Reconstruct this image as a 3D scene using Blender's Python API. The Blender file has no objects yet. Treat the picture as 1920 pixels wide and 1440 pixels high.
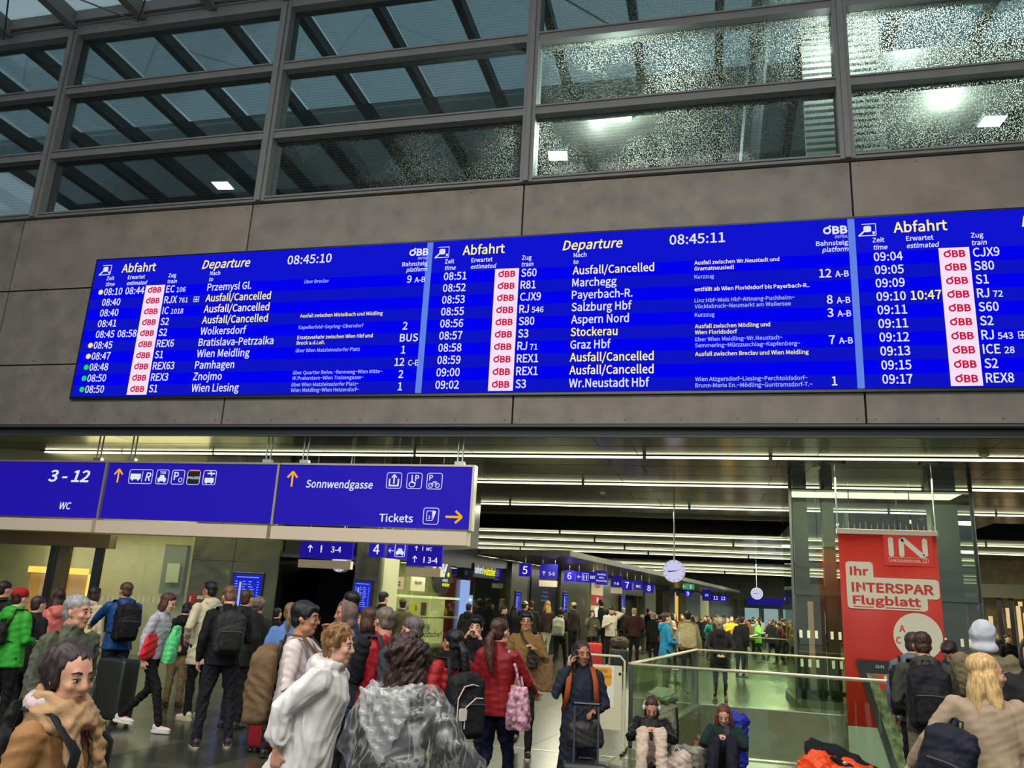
import bpy, math, random
import numpy as np
from mathutils import Matrix, Vector
random.seed(7); rng = np.random.default_rng(7)
PI = math.pi
S = bpy.context.scene
COL = S.collection
# ------------------------------------------------------------------ camera
FPX, CX, CY, EYE = 1530.3, 960., 720., 1.8
ROLL, PITCH, YAW = [math.radians(v) for v in (3.004, 15.087, 14.077)]
def _basis():
    cy, sy, cp, sp = math.cos(YAW), math.sin(YAW), math.cos(PITCH), math.sin(PITCH)
    f = np.array([-sy*cp, cy*cp, sp]); r = np.array([cy, sy, 0.]); u = np.cross(r, f)
    c, s = math.cos(ROLL), math.sin(ROLL)
    return c*r+s*u, -s*r+c*u, f
CR, CU, CF = _basis()
cam = bpy.data.cameras.new('camera'); camo = bpy.data.objects.new('camera', cam); COL.objects.link(camo)
cam.sensor_fit = 'HORIZONTAL'; cam.sensor_width = 36; cam.lens = FPX/1920*36; cam.clip_end = 500; cam.clip_start = .05
m = Matrix.Identity(4)
for i in range(3):
    m[i][0], m[i][1], m[i][2] = CR[i], CU[i], -CF[i]
m[2][3] = EYE
camo.matrix_world = m
S.camera = camo
def ray(px, py): return CR*(px-CX)/FPX - CU*(py-CY)/FPX + CF
def at_z(px, py, z=0.):
    d = ray(px, py); t = (z-EYE)/d[2]; return d[0]*t, d[1]*t
def at_y(px, py, Y):
    d = ray(px, py); t = Y/d[1]; return d[0]*t, EYE+d[2]*t
# ------------------------------------------------------------------ world, lights, exposure
W = bpy.data.worlds.new('world'); S.world = W; W.use_nodes = True
bg = W.node_tree.nodes['Background']
bg.inputs[0].default_value = (.46, .56, .59, 1); bg.inputs[1].default_value = 1.4
vs = S.view_settings; vs.view_transform = 'Standard'; vs.look = 'None'; vs.gamma = 1; vs.use_curve_mapping = False
vs.exposure = 0.0
S.cycles.use_denoising = True
S.cycles.max_bounces = 8; S.cycles.transparent_max_bounces = 24
S.cycles.sample_clamp_indirect = 4.0
def area(name, loc, sx, sy, power, color, rot=(0, 0, 0)):
    l = bpy.data.lights.new(name, 'AREA'); l.shape = 'RECTANGLE'; l.size = sx; l.size_y = sy
    l.energy = power; l.color = color
    o = bpy.data.objects.new(name, l); o.location = loc; o.rotation_euler = rot; COL.objects.link(o); return o
# added, unseen fill lights high in the front hall (behind and over the camera), shining down and forward
area('hall_fill', (-9, 1.5, 12.5), 6, 2, 1150, (1, .93, .84), (math.radians(24), 0, 0))
area('hall_fill', (2.5, 1.5, 12.5), 6, 2, 1150, (1, .93, .84), (math.radians(24), 0, 0))
area('hall_fill', (-3, -6, 9.5), 10, 3, 1050, (1, .95, .88), (math.radians(45), 0, 0))
# concourse ceiling lamps behind the fascia
for (x, y, p) in ((-13, 17.6, 120), (-5, 17.8, 170), (3, 18.5, 150), (-4, 25, 230), (5, 26, 170), (0, 36, 330), (8, 36, 240), (3, 48, 420), (12, 50, 300), (6, 62, 420)):
    area('concourse_lamp', (x, y, 4.7), 5, 1.0, p*1.95, (1, 1, .70))
for (x, y) in ((-4.6, 27), (-3.4, 34), (-1.9, 43)): area('soffit_fill', (x, y, 3.15), .3, 6, 120, (1, .98, .72))  # fill lights added under the soffit to brighten the corridor wall
area('kiosk_fill', (-15.5, 18.7, 3.15), 5, .8, 80, (1, .97, .74))  # fill light added to brighten the kiosk interior
area('shop_fill', (-7.3, 21.5, 2.7), .6, 2.5, 70, (1, 1, .75))  # added at the shop front to brighten the corridor
area('lower_fill', (3, 22, -1.2), 6, 3, 260, (1, 1, .75))  # unseen fill light added for the lower floor
area('stairwell_fill', (3.5, 13.2, -1.3), 7, .25, 45, (1, .98, .8), (math.radians(110), 0, 0))  # unseen fill added in the opening, aimed at the stair side panel

# ------------------------------------------------------------------ materials
def lin(c):
    return tuple(((v/255)/12.92 if v/255 <= .04045 else ((v/255+.055)/1.055)**2.4) for v in c)
_M = {}
def mat(key, rgb, rough=.6, metal=0., bump=0., bscale=40., emit=0., spec=.5, noise=0., nscale=4., stretch=None, coat=0.):
    if key in _M: return _M[key]
    m = bpy.data.materials.new(key); m.use_nodes = True; _M[key] = m
    nt = m.node_tree; p = nt.nodes['Principled BSDF']
    c = (*lin(rgb), 1)
    p.inputs['Base Color'].default_value = c
    p.inputs['Roughness'].default_value = rough; p.inputs['Metallic'].default_value = metal
    p.inputs['Specular IOR Level'].default_value = spec
    if coat: p.inputs['Coat Weight'].default_value = coat; p.inputs['Coat Roughness'].default_value = .1
    if emit:
        p.inputs['Emission Color'].default_value = c; p.inputs['Emission Strength'].default_value = emit
    if bump or noise:
        tc = nt.nodes.new('ShaderNodeTexCoord'); mp = nt.nodes.new('ShaderNodeMapping')
        nt.links.new(tc.outputs['Object'], mp.inputs['Vector'])
        if stretch: mp.inputs['Scale'].default_value = stretch
    if bump:
        n = nt.nodes.new('ShaderNodeTexNoise'); n.inputs['Scale'].default_value = bscale; n.inputs['Detail'].default_value = 3
        b = nt.nodes.new('ShaderNodeBump'); b.inputs['Strength'].default_value = bump; b.inputs['Distance'].default_value = .004
        nt.links.new(mp.outputs[0], n.inputs['Vector']); nt.links.new(n.outputs[0], b.inputs['Height']); nt.links.new(b.outputs[0], p.inputs['Normal'])
    if noise:
        n = nt.nodes.new('ShaderNodeTexNoise'); n.inputs['Scale'].default_value = nscale; n.inputs['Detail'].default_value = 6
        r = nt.nodes.new('ShaderNodeValToRGB')
        r.color_ramp.elements[0].position = .3; r.color_ramp.elements[1].position = .7
        r.color_ramp.elements[0].color = (*[v*(1-noise) for v in c[:3]], 1); r.color_ramp.elements[1].color = (*[min(1, v*(1+noise)) for v in c[:3]], 1)
        nt.links.new(mp.outputs[0], n.inputs['Vector']); nt.links.new(n.outputs[0], r.inputs[0]); nt.links.new(r.outputs[0], p.inputs['Base Color'])
    return m
def emis(key, rgb, s=1.):
    if key in _M: return _M[key]
    m = bpy.data.materials.new(key); m.use_nodes = True; _M[key] = m; nt = m.node_tree
    nt.nodes.clear(); e = nt.nodes.new('ShaderNodeEmission'); o = nt.nodes.new('ShaderNodeOutputMaterial')
    e.inputs[0].default_value = (*lin(rgb), 1); e.inputs[1].default_value = s; nt.links.new(e.outputs[0], o.inputs[0]); return m
def glass(key, tint, refl=.08, rough=.02, wet=0., film=0., filmc=(1, 1, 1)):
    if key in _M: return _M[key]
    m = bpy.data.materials.new(key); m.use_nodes = True; _M[key] = m; nt = m.node_tree; nt.nodes.clear()
    N = nt.nodes.new; L = nt.links.new
    o = N('ShaderNodeOutputMaterial'); t = N('ShaderNodeBsdfTransparent'); t.inputs[0].default_value = (*tint, 1)
    g = N('ShaderNodeBsdfGlossy'); g.inputs['Roughness'].default_value = rough
    mx = N('ShaderNodeMixShader')
    lw = N('ShaderNodeLayerWeight'); lw.inputs[0].default_value = .25
    mr = N('ShaderNodeMapRange'); mr.inputs[3].default_value = refl; mr.inputs[4].default_value = min(1, refl+.5)
    L(lw.outputs['Fresnel'], mr.inputs[0]); L(mr.outputs[0], mx.inputs[0]); L(t.outputs[0], mx.inputs[1]); L(g.outputs[0], mx.inputs[2])
    last = mx
    if film:
        d = N('ShaderNodeBsdfDiffuse'); d.inputs[0].default_value = (*filmc, 1); m2 = N('ShaderNodeMixShader'); m2.inputs[0].default_value = film
        L(last.outputs[0], m2.inputs[1]); L(d.outputs[0], m2.inputs[2]); last = m2
    if wet:
        tc = N('ShaderNodeTexCoord'); mp = N('ShaderNodeMapping'); mp.inputs['Scale'].default_value = (1, 1, .55)
        L(tc.outputs['Object'], mp.inputs[0])
        v = N('ShaderNodeTexVoronoi'); v.inputs['Scale'].default_value = 48; L(mp.outputs[0], v.inputs['Vector'])
        n2 = N('ShaderNodeTexNoise'); n2.inputs['Scale'].default_value = .55; n2.inputs['Detail'].default_value = 2; L(tc.outputs['Object'], n2.inputs['Vector'])
        lt = N('ShaderNodeMath'); lt.operation = 'LESS_THAN'; lt.inputs[1].default_value = .3; L(v.outputs['Distance'], lt.inputs[0])
        r = N('ShaderNodeMapRange'); r.inputs[1].default_value = .42; r.inputs[2].default_value = .68; r.inputs[3].default_value = .1; L(n2.outputs[0], r.inputs[0])
        mu = N('ShaderNodeMath'); mu.operation = 'MULTIPLY'; L(lt.outputs[0], mu.inputs[0]); L(r.outputs[0], mu.inputs[1])
        m3 = N('ShaderNodeMath'); m3.operation = 'MULTIPLY'; m3.inputs[1].default_value = wet; L(mu.outputs[0], m3.inputs[0])
        # fine printed lines across the pane
        sx = N('ShaderNodeSeparateXYZ'); L(tc.outputs['Object'], sx.inputs[0])
        fr = N('ShaderNodeMath'); fr.operation = 'MULTIPLY'; fr.inputs[1].default_value = 13.; L(sx.outputs['Z'], fr.inputs[0])
        fc = N('ShaderNodeMath'); fc.operation = 'FRACT'; L(fr.outputs[0], fc.inputs[0])
        l2 = N('ShaderNodeMath'); l2.operation = 'LESS_THAN'; l2.inputs[1].default_value = .22; L(fc.outputs[0], l2.inputs[0])
        l3 = N('ShaderNodeMath'); l3.operation = 'MULTIPLY'; l3.inputs[1].default_value = .16; L(l2.outputs[0], l3.inputs[0])
        tr = N('ShaderNodeBsdfTranslucent'); tr.inputs[0].default_value = (.75, .8, .68, 1)
        df = N('ShaderNodeBsdfDiffuse'); df.inputs[0].default_value = (.05, .06, .06, 1)
        ma = N('ShaderNodeMixShader'); L(m3.outputs[0], ma.inputs[0]); L(last.outputs[0], ma.inputs[1]); L(tr.outputs[0], ma.inputs[2])
        mb = N('ShaderNodeMixShader'); L(l3.outputs[0], mb.inputs[0]); L(ma.outputs[0], mb.inputs[1]); L(df.outputs[0], mb.inputs[2]); last = mb
    L(last.outputs[0], o.inputs[0]); return m
def plastic(key, lo, hi, gloss=.06):
    if key in _M: return _M[key]
    m = bpy.data.materials.new(key); m.use_nodes = True; _M[key] = m; nt = m.node_tree; nt.nodes.clear(); N = nt.nodes.new; L = nt.links.new
    o = N('ShaderNodeOutputMaterial'); t = N('ShaderNodeBsdfTransparent'); t.inputs[0].default_value = (.93, .94, .95, 1); d = N('ShaderNodeBsdfDiffuse'); d.inputs[0].default_value = (.8, .79, .78, 1)
    g = N('ShaderNodeBsdfGlossy'); g.inputs['Roughness'].default_value = .3; tc = N('ShaderNodeTexCoord'); mp = N('ShaderNodeMapping'); mp.inputs['Scale'].default_value = (1.4, 1.4, .35); L(tc.outputs['Object'], mp.inputs[0])
    n = N('ShaderNodeTexNoise'); n.inputs['Scale'].default_value = 7; n.inputs['Detail'].default_value = 5; n.inputs['Distortion'].default_value = 1.2; L(mp.outputs[0], n.inputs[0])
    s1 = N('ShaderNodeMath'); s1.operation = 'SUBTRACT'; s1.inputs[1].default_value = .5; L(n.outputs[0], s1.inputs[0]); s2 = N('ShaderNodeMath'); s2.operation = 'ABSOLUTE'; L(s1.outputs[0], s2.inputs[0])
    r = N('ShaderNodeMapRange'); r.inputs[1].default_value = 0; r.inputs[2].default_value = .06; r.inputs[3].default_value = hi; r.inputs[4].default_value = lo; L(s2.outputs[0], r.inputs[0])
    m1 = N('ShaderNodeMixShader'); L(r.outputs[0], m1.inputs[0]); L(t.outputs[0], m1.inputs[1]); L(d.outputs[0], m1.inputs[2])
    m2 = N('ShaderNodeMixShader'); m2.inputs[0].default_value = gloss; L(m1.outputs[0], m2.inputs[1]); L(g.outputs[0], m2.inputs[2])
    b = N('ShaderNodeBump'); b.inputs['Strength'].default_value = .25; b.inputs['Distance'].default_value = .01; L(n.outputs[0], b.inputs['Height']); L(b.outputs[0], g.inputs['Normal']); L(b.outputs[0], d.inputs['Normal'])
    L(m2.outputs[0], o.inputs[0]); return m
def stone(key, a, b, scale=1.5, rough=.35, veins=True):
    if key in _M: return _M[key]
    m = bpy.data.materials.new(key); m.use_nodes = True; _M[key] = m; nt = m.node_tree; N = nt.nodes.new; L = nt.links.new
    p = nt.nodes['Principled BSDF']; tc = N('ShaderNodeTexCoord'); n = N('ShaderNodeTexNoise'); n.inputs['Scale'].default_value = scale; n.inputs['Detail'].default_value = 8; n.inputs['Distortion'].default_value = 1.5
    L(tc.outputs['Object'], n.inputs['Vector']); r = N('ShaderNodeValToRGB'); e = r.color_ramp.elements
    e[0].position = .35; e[0].color = (*lin(a), 1); e[1].position = .7; e[1].color = (*lin(b), 1)
    if veins:
        x = e.new(.72); x.color = (*lin([min(255, v*1.5) for v in b]), 1); y = e.new(.74); y.color = (*lin(b), 1)
    L(n.outputs[0], r.inputs[0]); L(r.outputs[0], p.inputs['Base Color']); p.inputs['Roughness'].default_value = rough
    return m
def cloth(rgb, rough=.85, bump=.25, bs=120): return mat('cloth_%d_%d_%d_%d' % (*rgb, int(rough*100)), rgb, rough, bump=bump, bscale=bs, spec=.25, noise=.14, nscale=5)
def hairm(rgb): return mat('hair_%d_%d_%d' % rgb, rgb, .5, bump=1., bscale=55, noise=.45, nscale=45, stretch=(1.6, 1.6, .35), spec=.4)
def skin(rgb): return mat('skin_%d_%d_%d' % rgb, rgb, .5, bump=.05, bscale=150, noise=.08, nscale=14, spec=.35)
SK_L, SK_M, SK_T, SK_D = (214, 164, 138), (196, 146, 118), (172, 120, 92), (128, 88, 66)

# ------------------------------------------------------------------ geometry helpers (each returns (verts, faces))
_sph = {}
def ell(c, r, seg=14, rings=9):
    k = (seg, rings)
    if k not in _sph:
        v = [(0, 0, 1)]
        for i in range(1, rings):
            a = PI*i/rings
            for j in range(seg): b = 2*PI*j/seg; v.append((math.sin(a)*math.cos(b), math.sin(a)*math.sin(b), math.cos(a)))
        v.append((0, 0, -1)); f = []
        for j in range(seg): f.append((0, 1+j, 1+(j+1) % seg))
        for i in range(rings-2):
            for j in range(seg):
                a = 1+i*seg+j; b = 1+i*seg+(j+1) % seg; f.append((a, a+seg, b+seg, b))
        n = len(v)-1
        for j in range(seg): f.append((n, n-seg+(j+1) % seg, n-seg+j))
        _sph[k] = (np.array(v), f)
    v, f = _sph[k]
    if np.isscalar(r): r = (r, r, r)
    return v*np.array(r)+np.array(c), f
def tube(pts, radii, seg=12, side=None, cap=True):
    """tapered tube with rounded ends through pts; radii: scalar or (r_side, r_other)."""
    P = [np.array(p, float) for p in pts]; R = [(r, r) if np.isscalar(r) else r for r in radii]
    t0 = P[1]-P[0]; t0 /= np.linalg.norm(t0)+1e-9; t1 = P[-1]-P[-2]; t1 /= np.linalg.norm(t1)+1e-9
    if cap:
        P2, R2 = [], []
        for k, f in ((.0, .35), (.6, .8)):
            rr = min(R[0]); P2.append(P[0]-t0*rr*(.85-k*.75)); R2.append((R[0][0]*f, R[0][1]*f))
        P2 += P; R2 += R
        for k, f in ((.6, .8), (.0, .35)):
            rr = min(R[-1]); P2.append(P[-1]+t1*rr*(.85-k*.75)); R2.append((R[-1][0]*f, R[-1][1]*f))
        P, R = P2, R2
    v = []; n = len(P); prev = None
    for i in range(n):
        t = P[min(i+1, n-1)]-P[max(i-1, 0)]; t /= np.linalg.norm(t)+1e-9
        s = np.array(side if side is not None else (1, 0, 0), float) if prev is None else prev
        s = s-t*(s@t)
        if np.linalg.norm(s) < .1: s = np.array((0, 1., 0))-t*t[1]
        s /= np.linalg.norm(s); prev = s; o = np.cross(t, s)
        for j in range(seg):
            a = 2*PI*j/seg; v.append(P[i]+s*R[i][0]*math.cos(a)+o*R[i][1]*math.sin(a))
    f = []
    for i in range(n-1):
        for j in range(seg):
            a = i*seg+j; b = i*seg+(j+1) % seg; f.append((a, b, b+seg, a+seg))
    f.append(tuple(reversed(range(seg)))); f.append(tuple((n-1)*seg+j for j in range(seg)))
    return np.array(v), f
def loft(secs, seg=20, pw=2.4):
    """secs: (x, y, z, rx, ry) rings, superellipse cross-sections, closed."""
    v = []
    for (x, y, z, rx, ry) in secs:
        for j in range(seg):
            a = 2*PI*j/seg; c, s = math.cos(a), math.sin(a)
            v.append((x+rx*math.copysign(abs(c)**(2/pw), c), y+ry*math.copysign(abs(s)**(2/pw), s), z))
    f = []; n = len(secs)
    for i in range(n-1):
        for j in range(seg):
            a = i*seg+j; b = i*seg+(j+1) % seg; f.append((a, b, b+seg, a+seg))
    f.append(tuple(reversed(range(seg)))); f.append(tuple((n-1)*seg+j for j in range(seg)))
    return np.array(v, float), f
def box(x0, x1, y0, y1, z0, z1, bev=0.):
    if bev <= 0:
        v = np.array([(x, y, z) for z in (z0, z1) for y in (y0, y1) for x in (x0, x1)], float)
        return v, [(0, 2, 3, 1), (4, 5, 7, 6), (0, 1, 5, 4), (2, 6, 7, 3), (0, 4, 6, 2), (1, 3, 7, 5)]
    b = min(bev, abs(x1-x0)/2.01, abs(y1-y0)/2.01, abs(z1-z0)/2.01)
    cx, cy = (x0+x1)/2, (y0+y1)/2; hx, hy = (x1-x0)/2, (y1-y0)/2; sec = []
    ks = 3; out = []
    for k in range(ks+1):
        a = PI/2*k/ks; out.append((z0+b-b*math.cos(a), b-b*math.sin(a)))
    for k in range(ks+1):
        a = PI/2*k/ks; out.append((z1-b+b*math.sin(a), b-b*math.cos(a)))
    v = []; m = 0
    for (z, ins) in out:
        ring = []
        for (sx, sy, a0) in ((1, 1, 0), (-1, 1, PI/2), (-1, -1, PI), (1, -1, 1.5*PI)):
            for q in range(4):
                a = a0+PI/2*q/3; ring.append((cx+sx*(hx-b)+(b-ins)*math.cos(a), cy+sy*(hy-b)+(b-ins)*math.sin(a), z))
        m = len(ring); v += ring
    f = []
    for i in range(len(out)-1):
        for j in range(m): f.append((i*m+j, i*m+(j+1) % m, (i+1)*m+(j+1) % m, (i+1)*m+j))
    f.append(tuple(reversed(range(m)))); f.append(tuple((len(out)-1)*m+j for j in range(m)))
    return np.array(v), f
def quadstrip(poly, y0, y1):
    """extrude an (x, z) outline between y0 and y1"""
    n = len(poly); v = [(x, y0, z) for x, z in poly]+[(x, y1, z) for x, z in poly]
    f = [tuple(range(n)), tuple(reversed(range(n, 2*n)))]+[(i, i+n, (i+1) % n+n, (i+1) % n) for i in range(n)]
    return np.array(v, float), f
def rrect(x0, x1, z0, z1, r, n=5):
    p = []
    for (cx, cz, a0) in ((x1-r, z1-r, 0), (x0+r, z1-r, PI/2), (x0+r, z0+r, PI), (x1-r, z0+r, 1.5*PI)):
        for k in range(n): a = a0+PI/2*k/(n-1); p.append((cx+r*math.cos(a), cz+r*math.sin(a)))
    return p[::-1]
def frame(x0, x1, z0, z1, y0, y1, w):
    return [box(x0, x1, y0, y1, z0, z0+w), box(x0, x1, y0, y1, z1-w, z1), box(x0, x0+w, y0, y1, z0+w, z1-w), box(x1-w, x1, y0, y1, z0+w, z1-w)]
def disc(cx, cz, r, y0, y1, n=28): return quadstrip([(cx+r*math.cos(-2*PI*k/n), cz+r*math.sin(-2*PI*k/n)) for k in range(n)], y0, y1)
def bar(p0, p1, w, y0, y1):
    p0, p1 = np.array(p0, float), np.array(p1, float); d = p1-p0; d /= np.linalg.norm(d); n = np.array((-d[1], d[0]))*w/2
    return quadstrip([tuple(p0+n), tuple(p1+n), tuple(p1-n), tuple(p0-n)], y0, y1)
def join(prims):
    V, Fc, o = [], [], 0
    for v, f in prims:
        V.append(v); Fc += [tuple(i+o for i in q) for q in f]; o += len(v)
    return np.concatenate(V), Fc
def tf(prims, fn): return [(fn(v), f) for v, f in prims]
def mesh_of(name, prims, smooth=False):
    v, f = join(prims); me = bpy.data.meshes.new(name); me.from_pydata(v.tolist(), [], f); me.update()
    if smooth: me.polygons.foreach_set('use_smooth', [True]*len(me.polygons))
    return me
def mk(name, prims, material, parent=None, smooth=False, loc=(0, 0, 0), rot=0., kind=None, label=None):
    o = bpy.data.objects.new(name, prims if isinstance(prims, bpy.types.Mesh) else mesh_of(name, prims, smooth))
    if len(o.data.materials) == 0: o.data.materials.append(material)
    o.location = loc; o.rotation_euler = (0, 0, rot)
    if parent is not None: o.parent = parent
    if kind: o['kind'] = kind
    if label: o['label'] = label
    COL.objects.link(o); return o
def thing(name, label, cat, loc=(0, 0, 0), rot=0., group=None):
    o = bpy.data.objects.new(name, None); o.empty_display_size = .2; o.location = loc; o.rotation_euler = (0, 0, rot)
    o['label'] = label; o['category'] = cat
    if group: o['group'] = group
    COL.objects.link(o); return o
def tag(o, label, cat, group=None):
    o['label'] = label; o['category'] = cat
    if group: o['group'] = group
    return o
def struct(name, prims=None, material=None, **k):
    if prims is None:
        o = bpy.data.objects.new(name, None); COL.objects.link(o)
    else: o = mk(name, prims, material, **k)
    o['kind'] = 'structure'; return o
# ---- deferred jobs, all evaluated in one depsgraph update
JOBS = []
def organic(name, prims, material, parent, voxel, it=3, post=None, label=None):
    o = mk(name, prims, material, parent, label=label)
    r = o.modifiers.new('r', 'REMESH'); r.mode = 'VOXEL'; r.voxel_size = voxel; r.use_smooth_shade = True
    if it: s = o.modifiers.new('s', 'SMOOTH'); s.iterations = it; s.factor = .5
    JOBS.append((o, post)); return o
def folds(amp=.006, k=26., seed=0, quilt=0.):
    def fn(co, no):
        r = np.random.default_rng(seed+3); d = np.zeros(len(co))
        w = np.sin(co@r.normal(0, 9, 3)+1)*.9
        for i in range(4):
            kk = r.normal(0, 1, 3); kk[2] *= 1.3; kk /= np.linalg.norm(kk); kk *= k*(1+.7*i)
            d += (1-2*np.abs(np.sin(co@kk+w*2.2+r.uniform(0, 6))))*amp/(1+.8*i)
        if quilt: d += quilt*(np.sqrt(np.abs(np.sin(co[:, 2]*PI/.075+w*.25)))-.6)
        return co+no*d[:, None]
    return fn
def curls(amp=.012, k=70, seed=0):
    def fn(co, no):
        r = np.random.default_rng(seed); d = np.zeros(len(co))
        w = np.sin(co@r.normal(0, 22, 3))
        for i in range(4):
            kk = r.normal(0, 1, 3); kk[2] *= .35; kk /= np.linalg.norm(kk); d += np.sin(co@(kk*k*(1+.5*i))+3*w+r.uniform(0, 6))*amp/(1+.4*i)
        return co+no*d[:, None]
    return fn
def _font():
    import os
    try: return bpy.data.fonts.load(os.path.join(bpy.utils.system_resource('DATAFILES'), 'fonts', 'Noto Sans CJK Regular.woff2'))   # one of Blender's own interface fonts
    except Exception: return None
FONT = _font()
TX = []   # (string, group key, transform)
TG = {}   # group key -> (name, material, parent)
def tgroup(key, name, material, parent, mode='xz'): TG[key] = (name, material, parent)
def text(key, s, x, z, cap, y=0., w=None, shear=0., align='L', bold=0., xs=.9, upr=0.):
    """flat lettering in the x-z plane facing -y; cap = capital height; w = forced width; upr unused"""
    TX.append((key, s, x, y, z, cap, w, shear, align, bold, xs))
EXTRA = {}
def shape(key, prims): EXTRA.setdefault(key, []).extend(prims)
def run_jobs():
    tmp = []
    for (key, s, x, y, z, cap, w, shear, align, bold, xs) in TX:
        c = bpy.data.curves.new('t', 'FONT'); c.body = s; c.size = 1; c.resolution_u = 2; c.shear = shear; c.offset = max(bold*.45, .006); c.fill_mode = 'FRONT'
        if FONT: c.font = FONT
        o = bpy.data.objects.new('t', c); COL.objects.link(o); tmp.append(o)
    hc = bpy.data.curves.new('t', 'FONT'); hc.body = 'H'; hc.size = 1
    if FONT: hc.font = FONT
    ho = bpy.data.objects.new('t', hc); COL.objects.link(ho)
    dg = bpy.context.evaluated_depsgraph_get(); dg.update()
    me = ho.evaluated_get(dg).to_mesh(); caph = max(v.co.y for v in me.vertices)
    acc = {}
    for o, (key, s, x, y, z, cap, w, shear, align, bold, xs) in zip(tmp, TX):
        me = bpy.data.meshes.new_from_object(o.evaluated_get(dg)); n = len(me.vertices)
        if n == 0: continue
        v = np.empty(n*3); me.vertices.foreach_get('co', v); v = v.reshape(-1, 3)
        k = cap/caph; W0 = v[:, 0].max()-v[:, 0].min(); kx = w/W0 if w else k*xs*(1.1 if FONT else 1)
        X = (v[:, 0]-v[:, 0].min())*kx; X += {'L': 0, 'C': -W0*kx/2, 'R': -W0*kx}[align]
        co = np.stack([X+x, np.full(n, y), v[:, 1]*k+z], 1) if key[-1] != '^' else np.stack([x-v[:, 1]*k, np.full(n, y), X+z], 1)
        acc.setdefault(key, []).append((co, [tuple(p.vertices) for p in me.polygons])); bpy.data.meshes.remove(me)
    for key in set(acc) | set(EXTRA):
        pr = acc.get(key, [])+EXTRA.get(key, []); name, mt, par = TG[key]
        o_ = mk(name, pr, mt, par)
        if len(pr) > 2: o_['kind'] = 'stuff'
    for o in tmp+[ho]: d = o.data; bpy.data.objects.remove(o); bpy.data.curves.remove(d)
    for o, post in JOBS:
        me = bpy.data.meshes.new_from_object(o.evaluated_get(dg)); old = o.data
        o.modifiers.clear(); o.data = me
        me.materials.clear(); me.materials.append(old.materials[0]); me.name = o.name; bpy.data.meshes.remove(old)
        if post is not None:
            n = len(me.vertices); co = np.empty(n*3); no = np.empty(n*3)
            me.vertices.foreach_get('co', co); me.vertices.foreach_get('normal', no)
            co = post(co.reshape(-1, 3), no.reshape(-1, 3)); me.vertices.foreach_set('co', co.ravel()); me.update()
        me.polygons.foreach_set('use_smooth', [True]*len(me.polygons))

# ================================================================== STRUCTURE
M_FAS = mat('fascia_concrete', (112, 105, 98), .62, bump=.12, bscale=22, noise=.22, nscale=2.2)
M_FAS2 = mat('fascia_concrete_warm', (116, 107, 99), .62, bump=.12, bscale=22, noise=.2, nscale=1.7)
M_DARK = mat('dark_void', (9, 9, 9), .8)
M_BLACK = mat('black_panel', (12, 12, 14), .3)
M_STEEL = mat('painted_steel', (104, 104, 104), .5, noise=.06)
M_STEEL_D = mat('dark_painted_steel', (62, 66, 68), .55)
M_ALU = mat('brushed_aluminium', (176, 166, 150), .38, metal=.7)
M_CHROME = mat('satin_steel', (190, 190, 176), .25, metal=.9)
M_BEIGE = mat('beige_powder_coat', (220, 200, 178), .5)
M_CEIL = mat('polished_ceiling_metal', (88, 82, 62), .17, metal=.85, bump=.03, bscale=6, noise=.1, stretch=(.3, 3, 1))
M_CEIL2 = mat('polished_ceiling_metal_b', (80, 75, 57), .2, metal=.85, bump=.03, bscale=6)
G_WET = glass('rain_wet_glass', (.62, .70, .70), .05, .03, wet=.95)
G_WET2 = glass('dry_upper_glass', (.58, .66, .68), .07, .02, wet=.14)
G_RAIL = glass('green_railing_glass', (.84, .92, .81), .045, .01)
G_CLEAR = glass('clear_glass', (.84, .88, .80), .035, .01)
G_ROOF = glass('roof_glass', (.78, .85, .87), .04, .02)
M_MARB = stone('green_marble', (66, 68, 50), (96, 98, 72), 1.4, .3)
M_MARB_D = stone('dark_marble', (52, 52, 40), (78, 76, 60), 1.8, .3)

# --- facade over the opening: concrete panels with recessed joints
wb = struct('wall_back', [box(-29, 15.4, 15.12, 15.6, 5.15, 10.3)], M_DARK)
cols = [-28.9, -22.6, -16.31, -10.05, -3.72, 2.67, 8.98, 15.3]
rows = [5.15, 6.57, 8.43, 10.3]
for i in range(7):
    for j in range(3):
        if cols[i] < -22.7: continue
        g = .018
        mk('panel', [box(cols[i]+g, cols[i+1]-g, 14.985+random.uniform(0, .006), 15.1, rows[j]+g, rows[j+1]-g)], random.choice([M_FAS, M_FAS2]), wb)
riv = []
for i in range(1, 7):
    for j in range(3):
        for x in np.linspace(cols[i]+.15, cols[i+1]-.15, 7):
            for z in (rows[j]+.1, rows[j+1]-.1): riv.append(disc(x, z, .012, 14.975, 14.99, 6))
r_ = mk('rivet', riv, mat('rivet', (60, 58, 56), .5), wb); r_['kind'] = 'stuff'
mk('bottom_trim', [box(-29, 15.4, 14.97, 15.14, 5.11, 5.15), box(-29, 15.4, 15.2, 15.28, 4.96, 5.1)], M_STEEL_D, wb)

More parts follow.
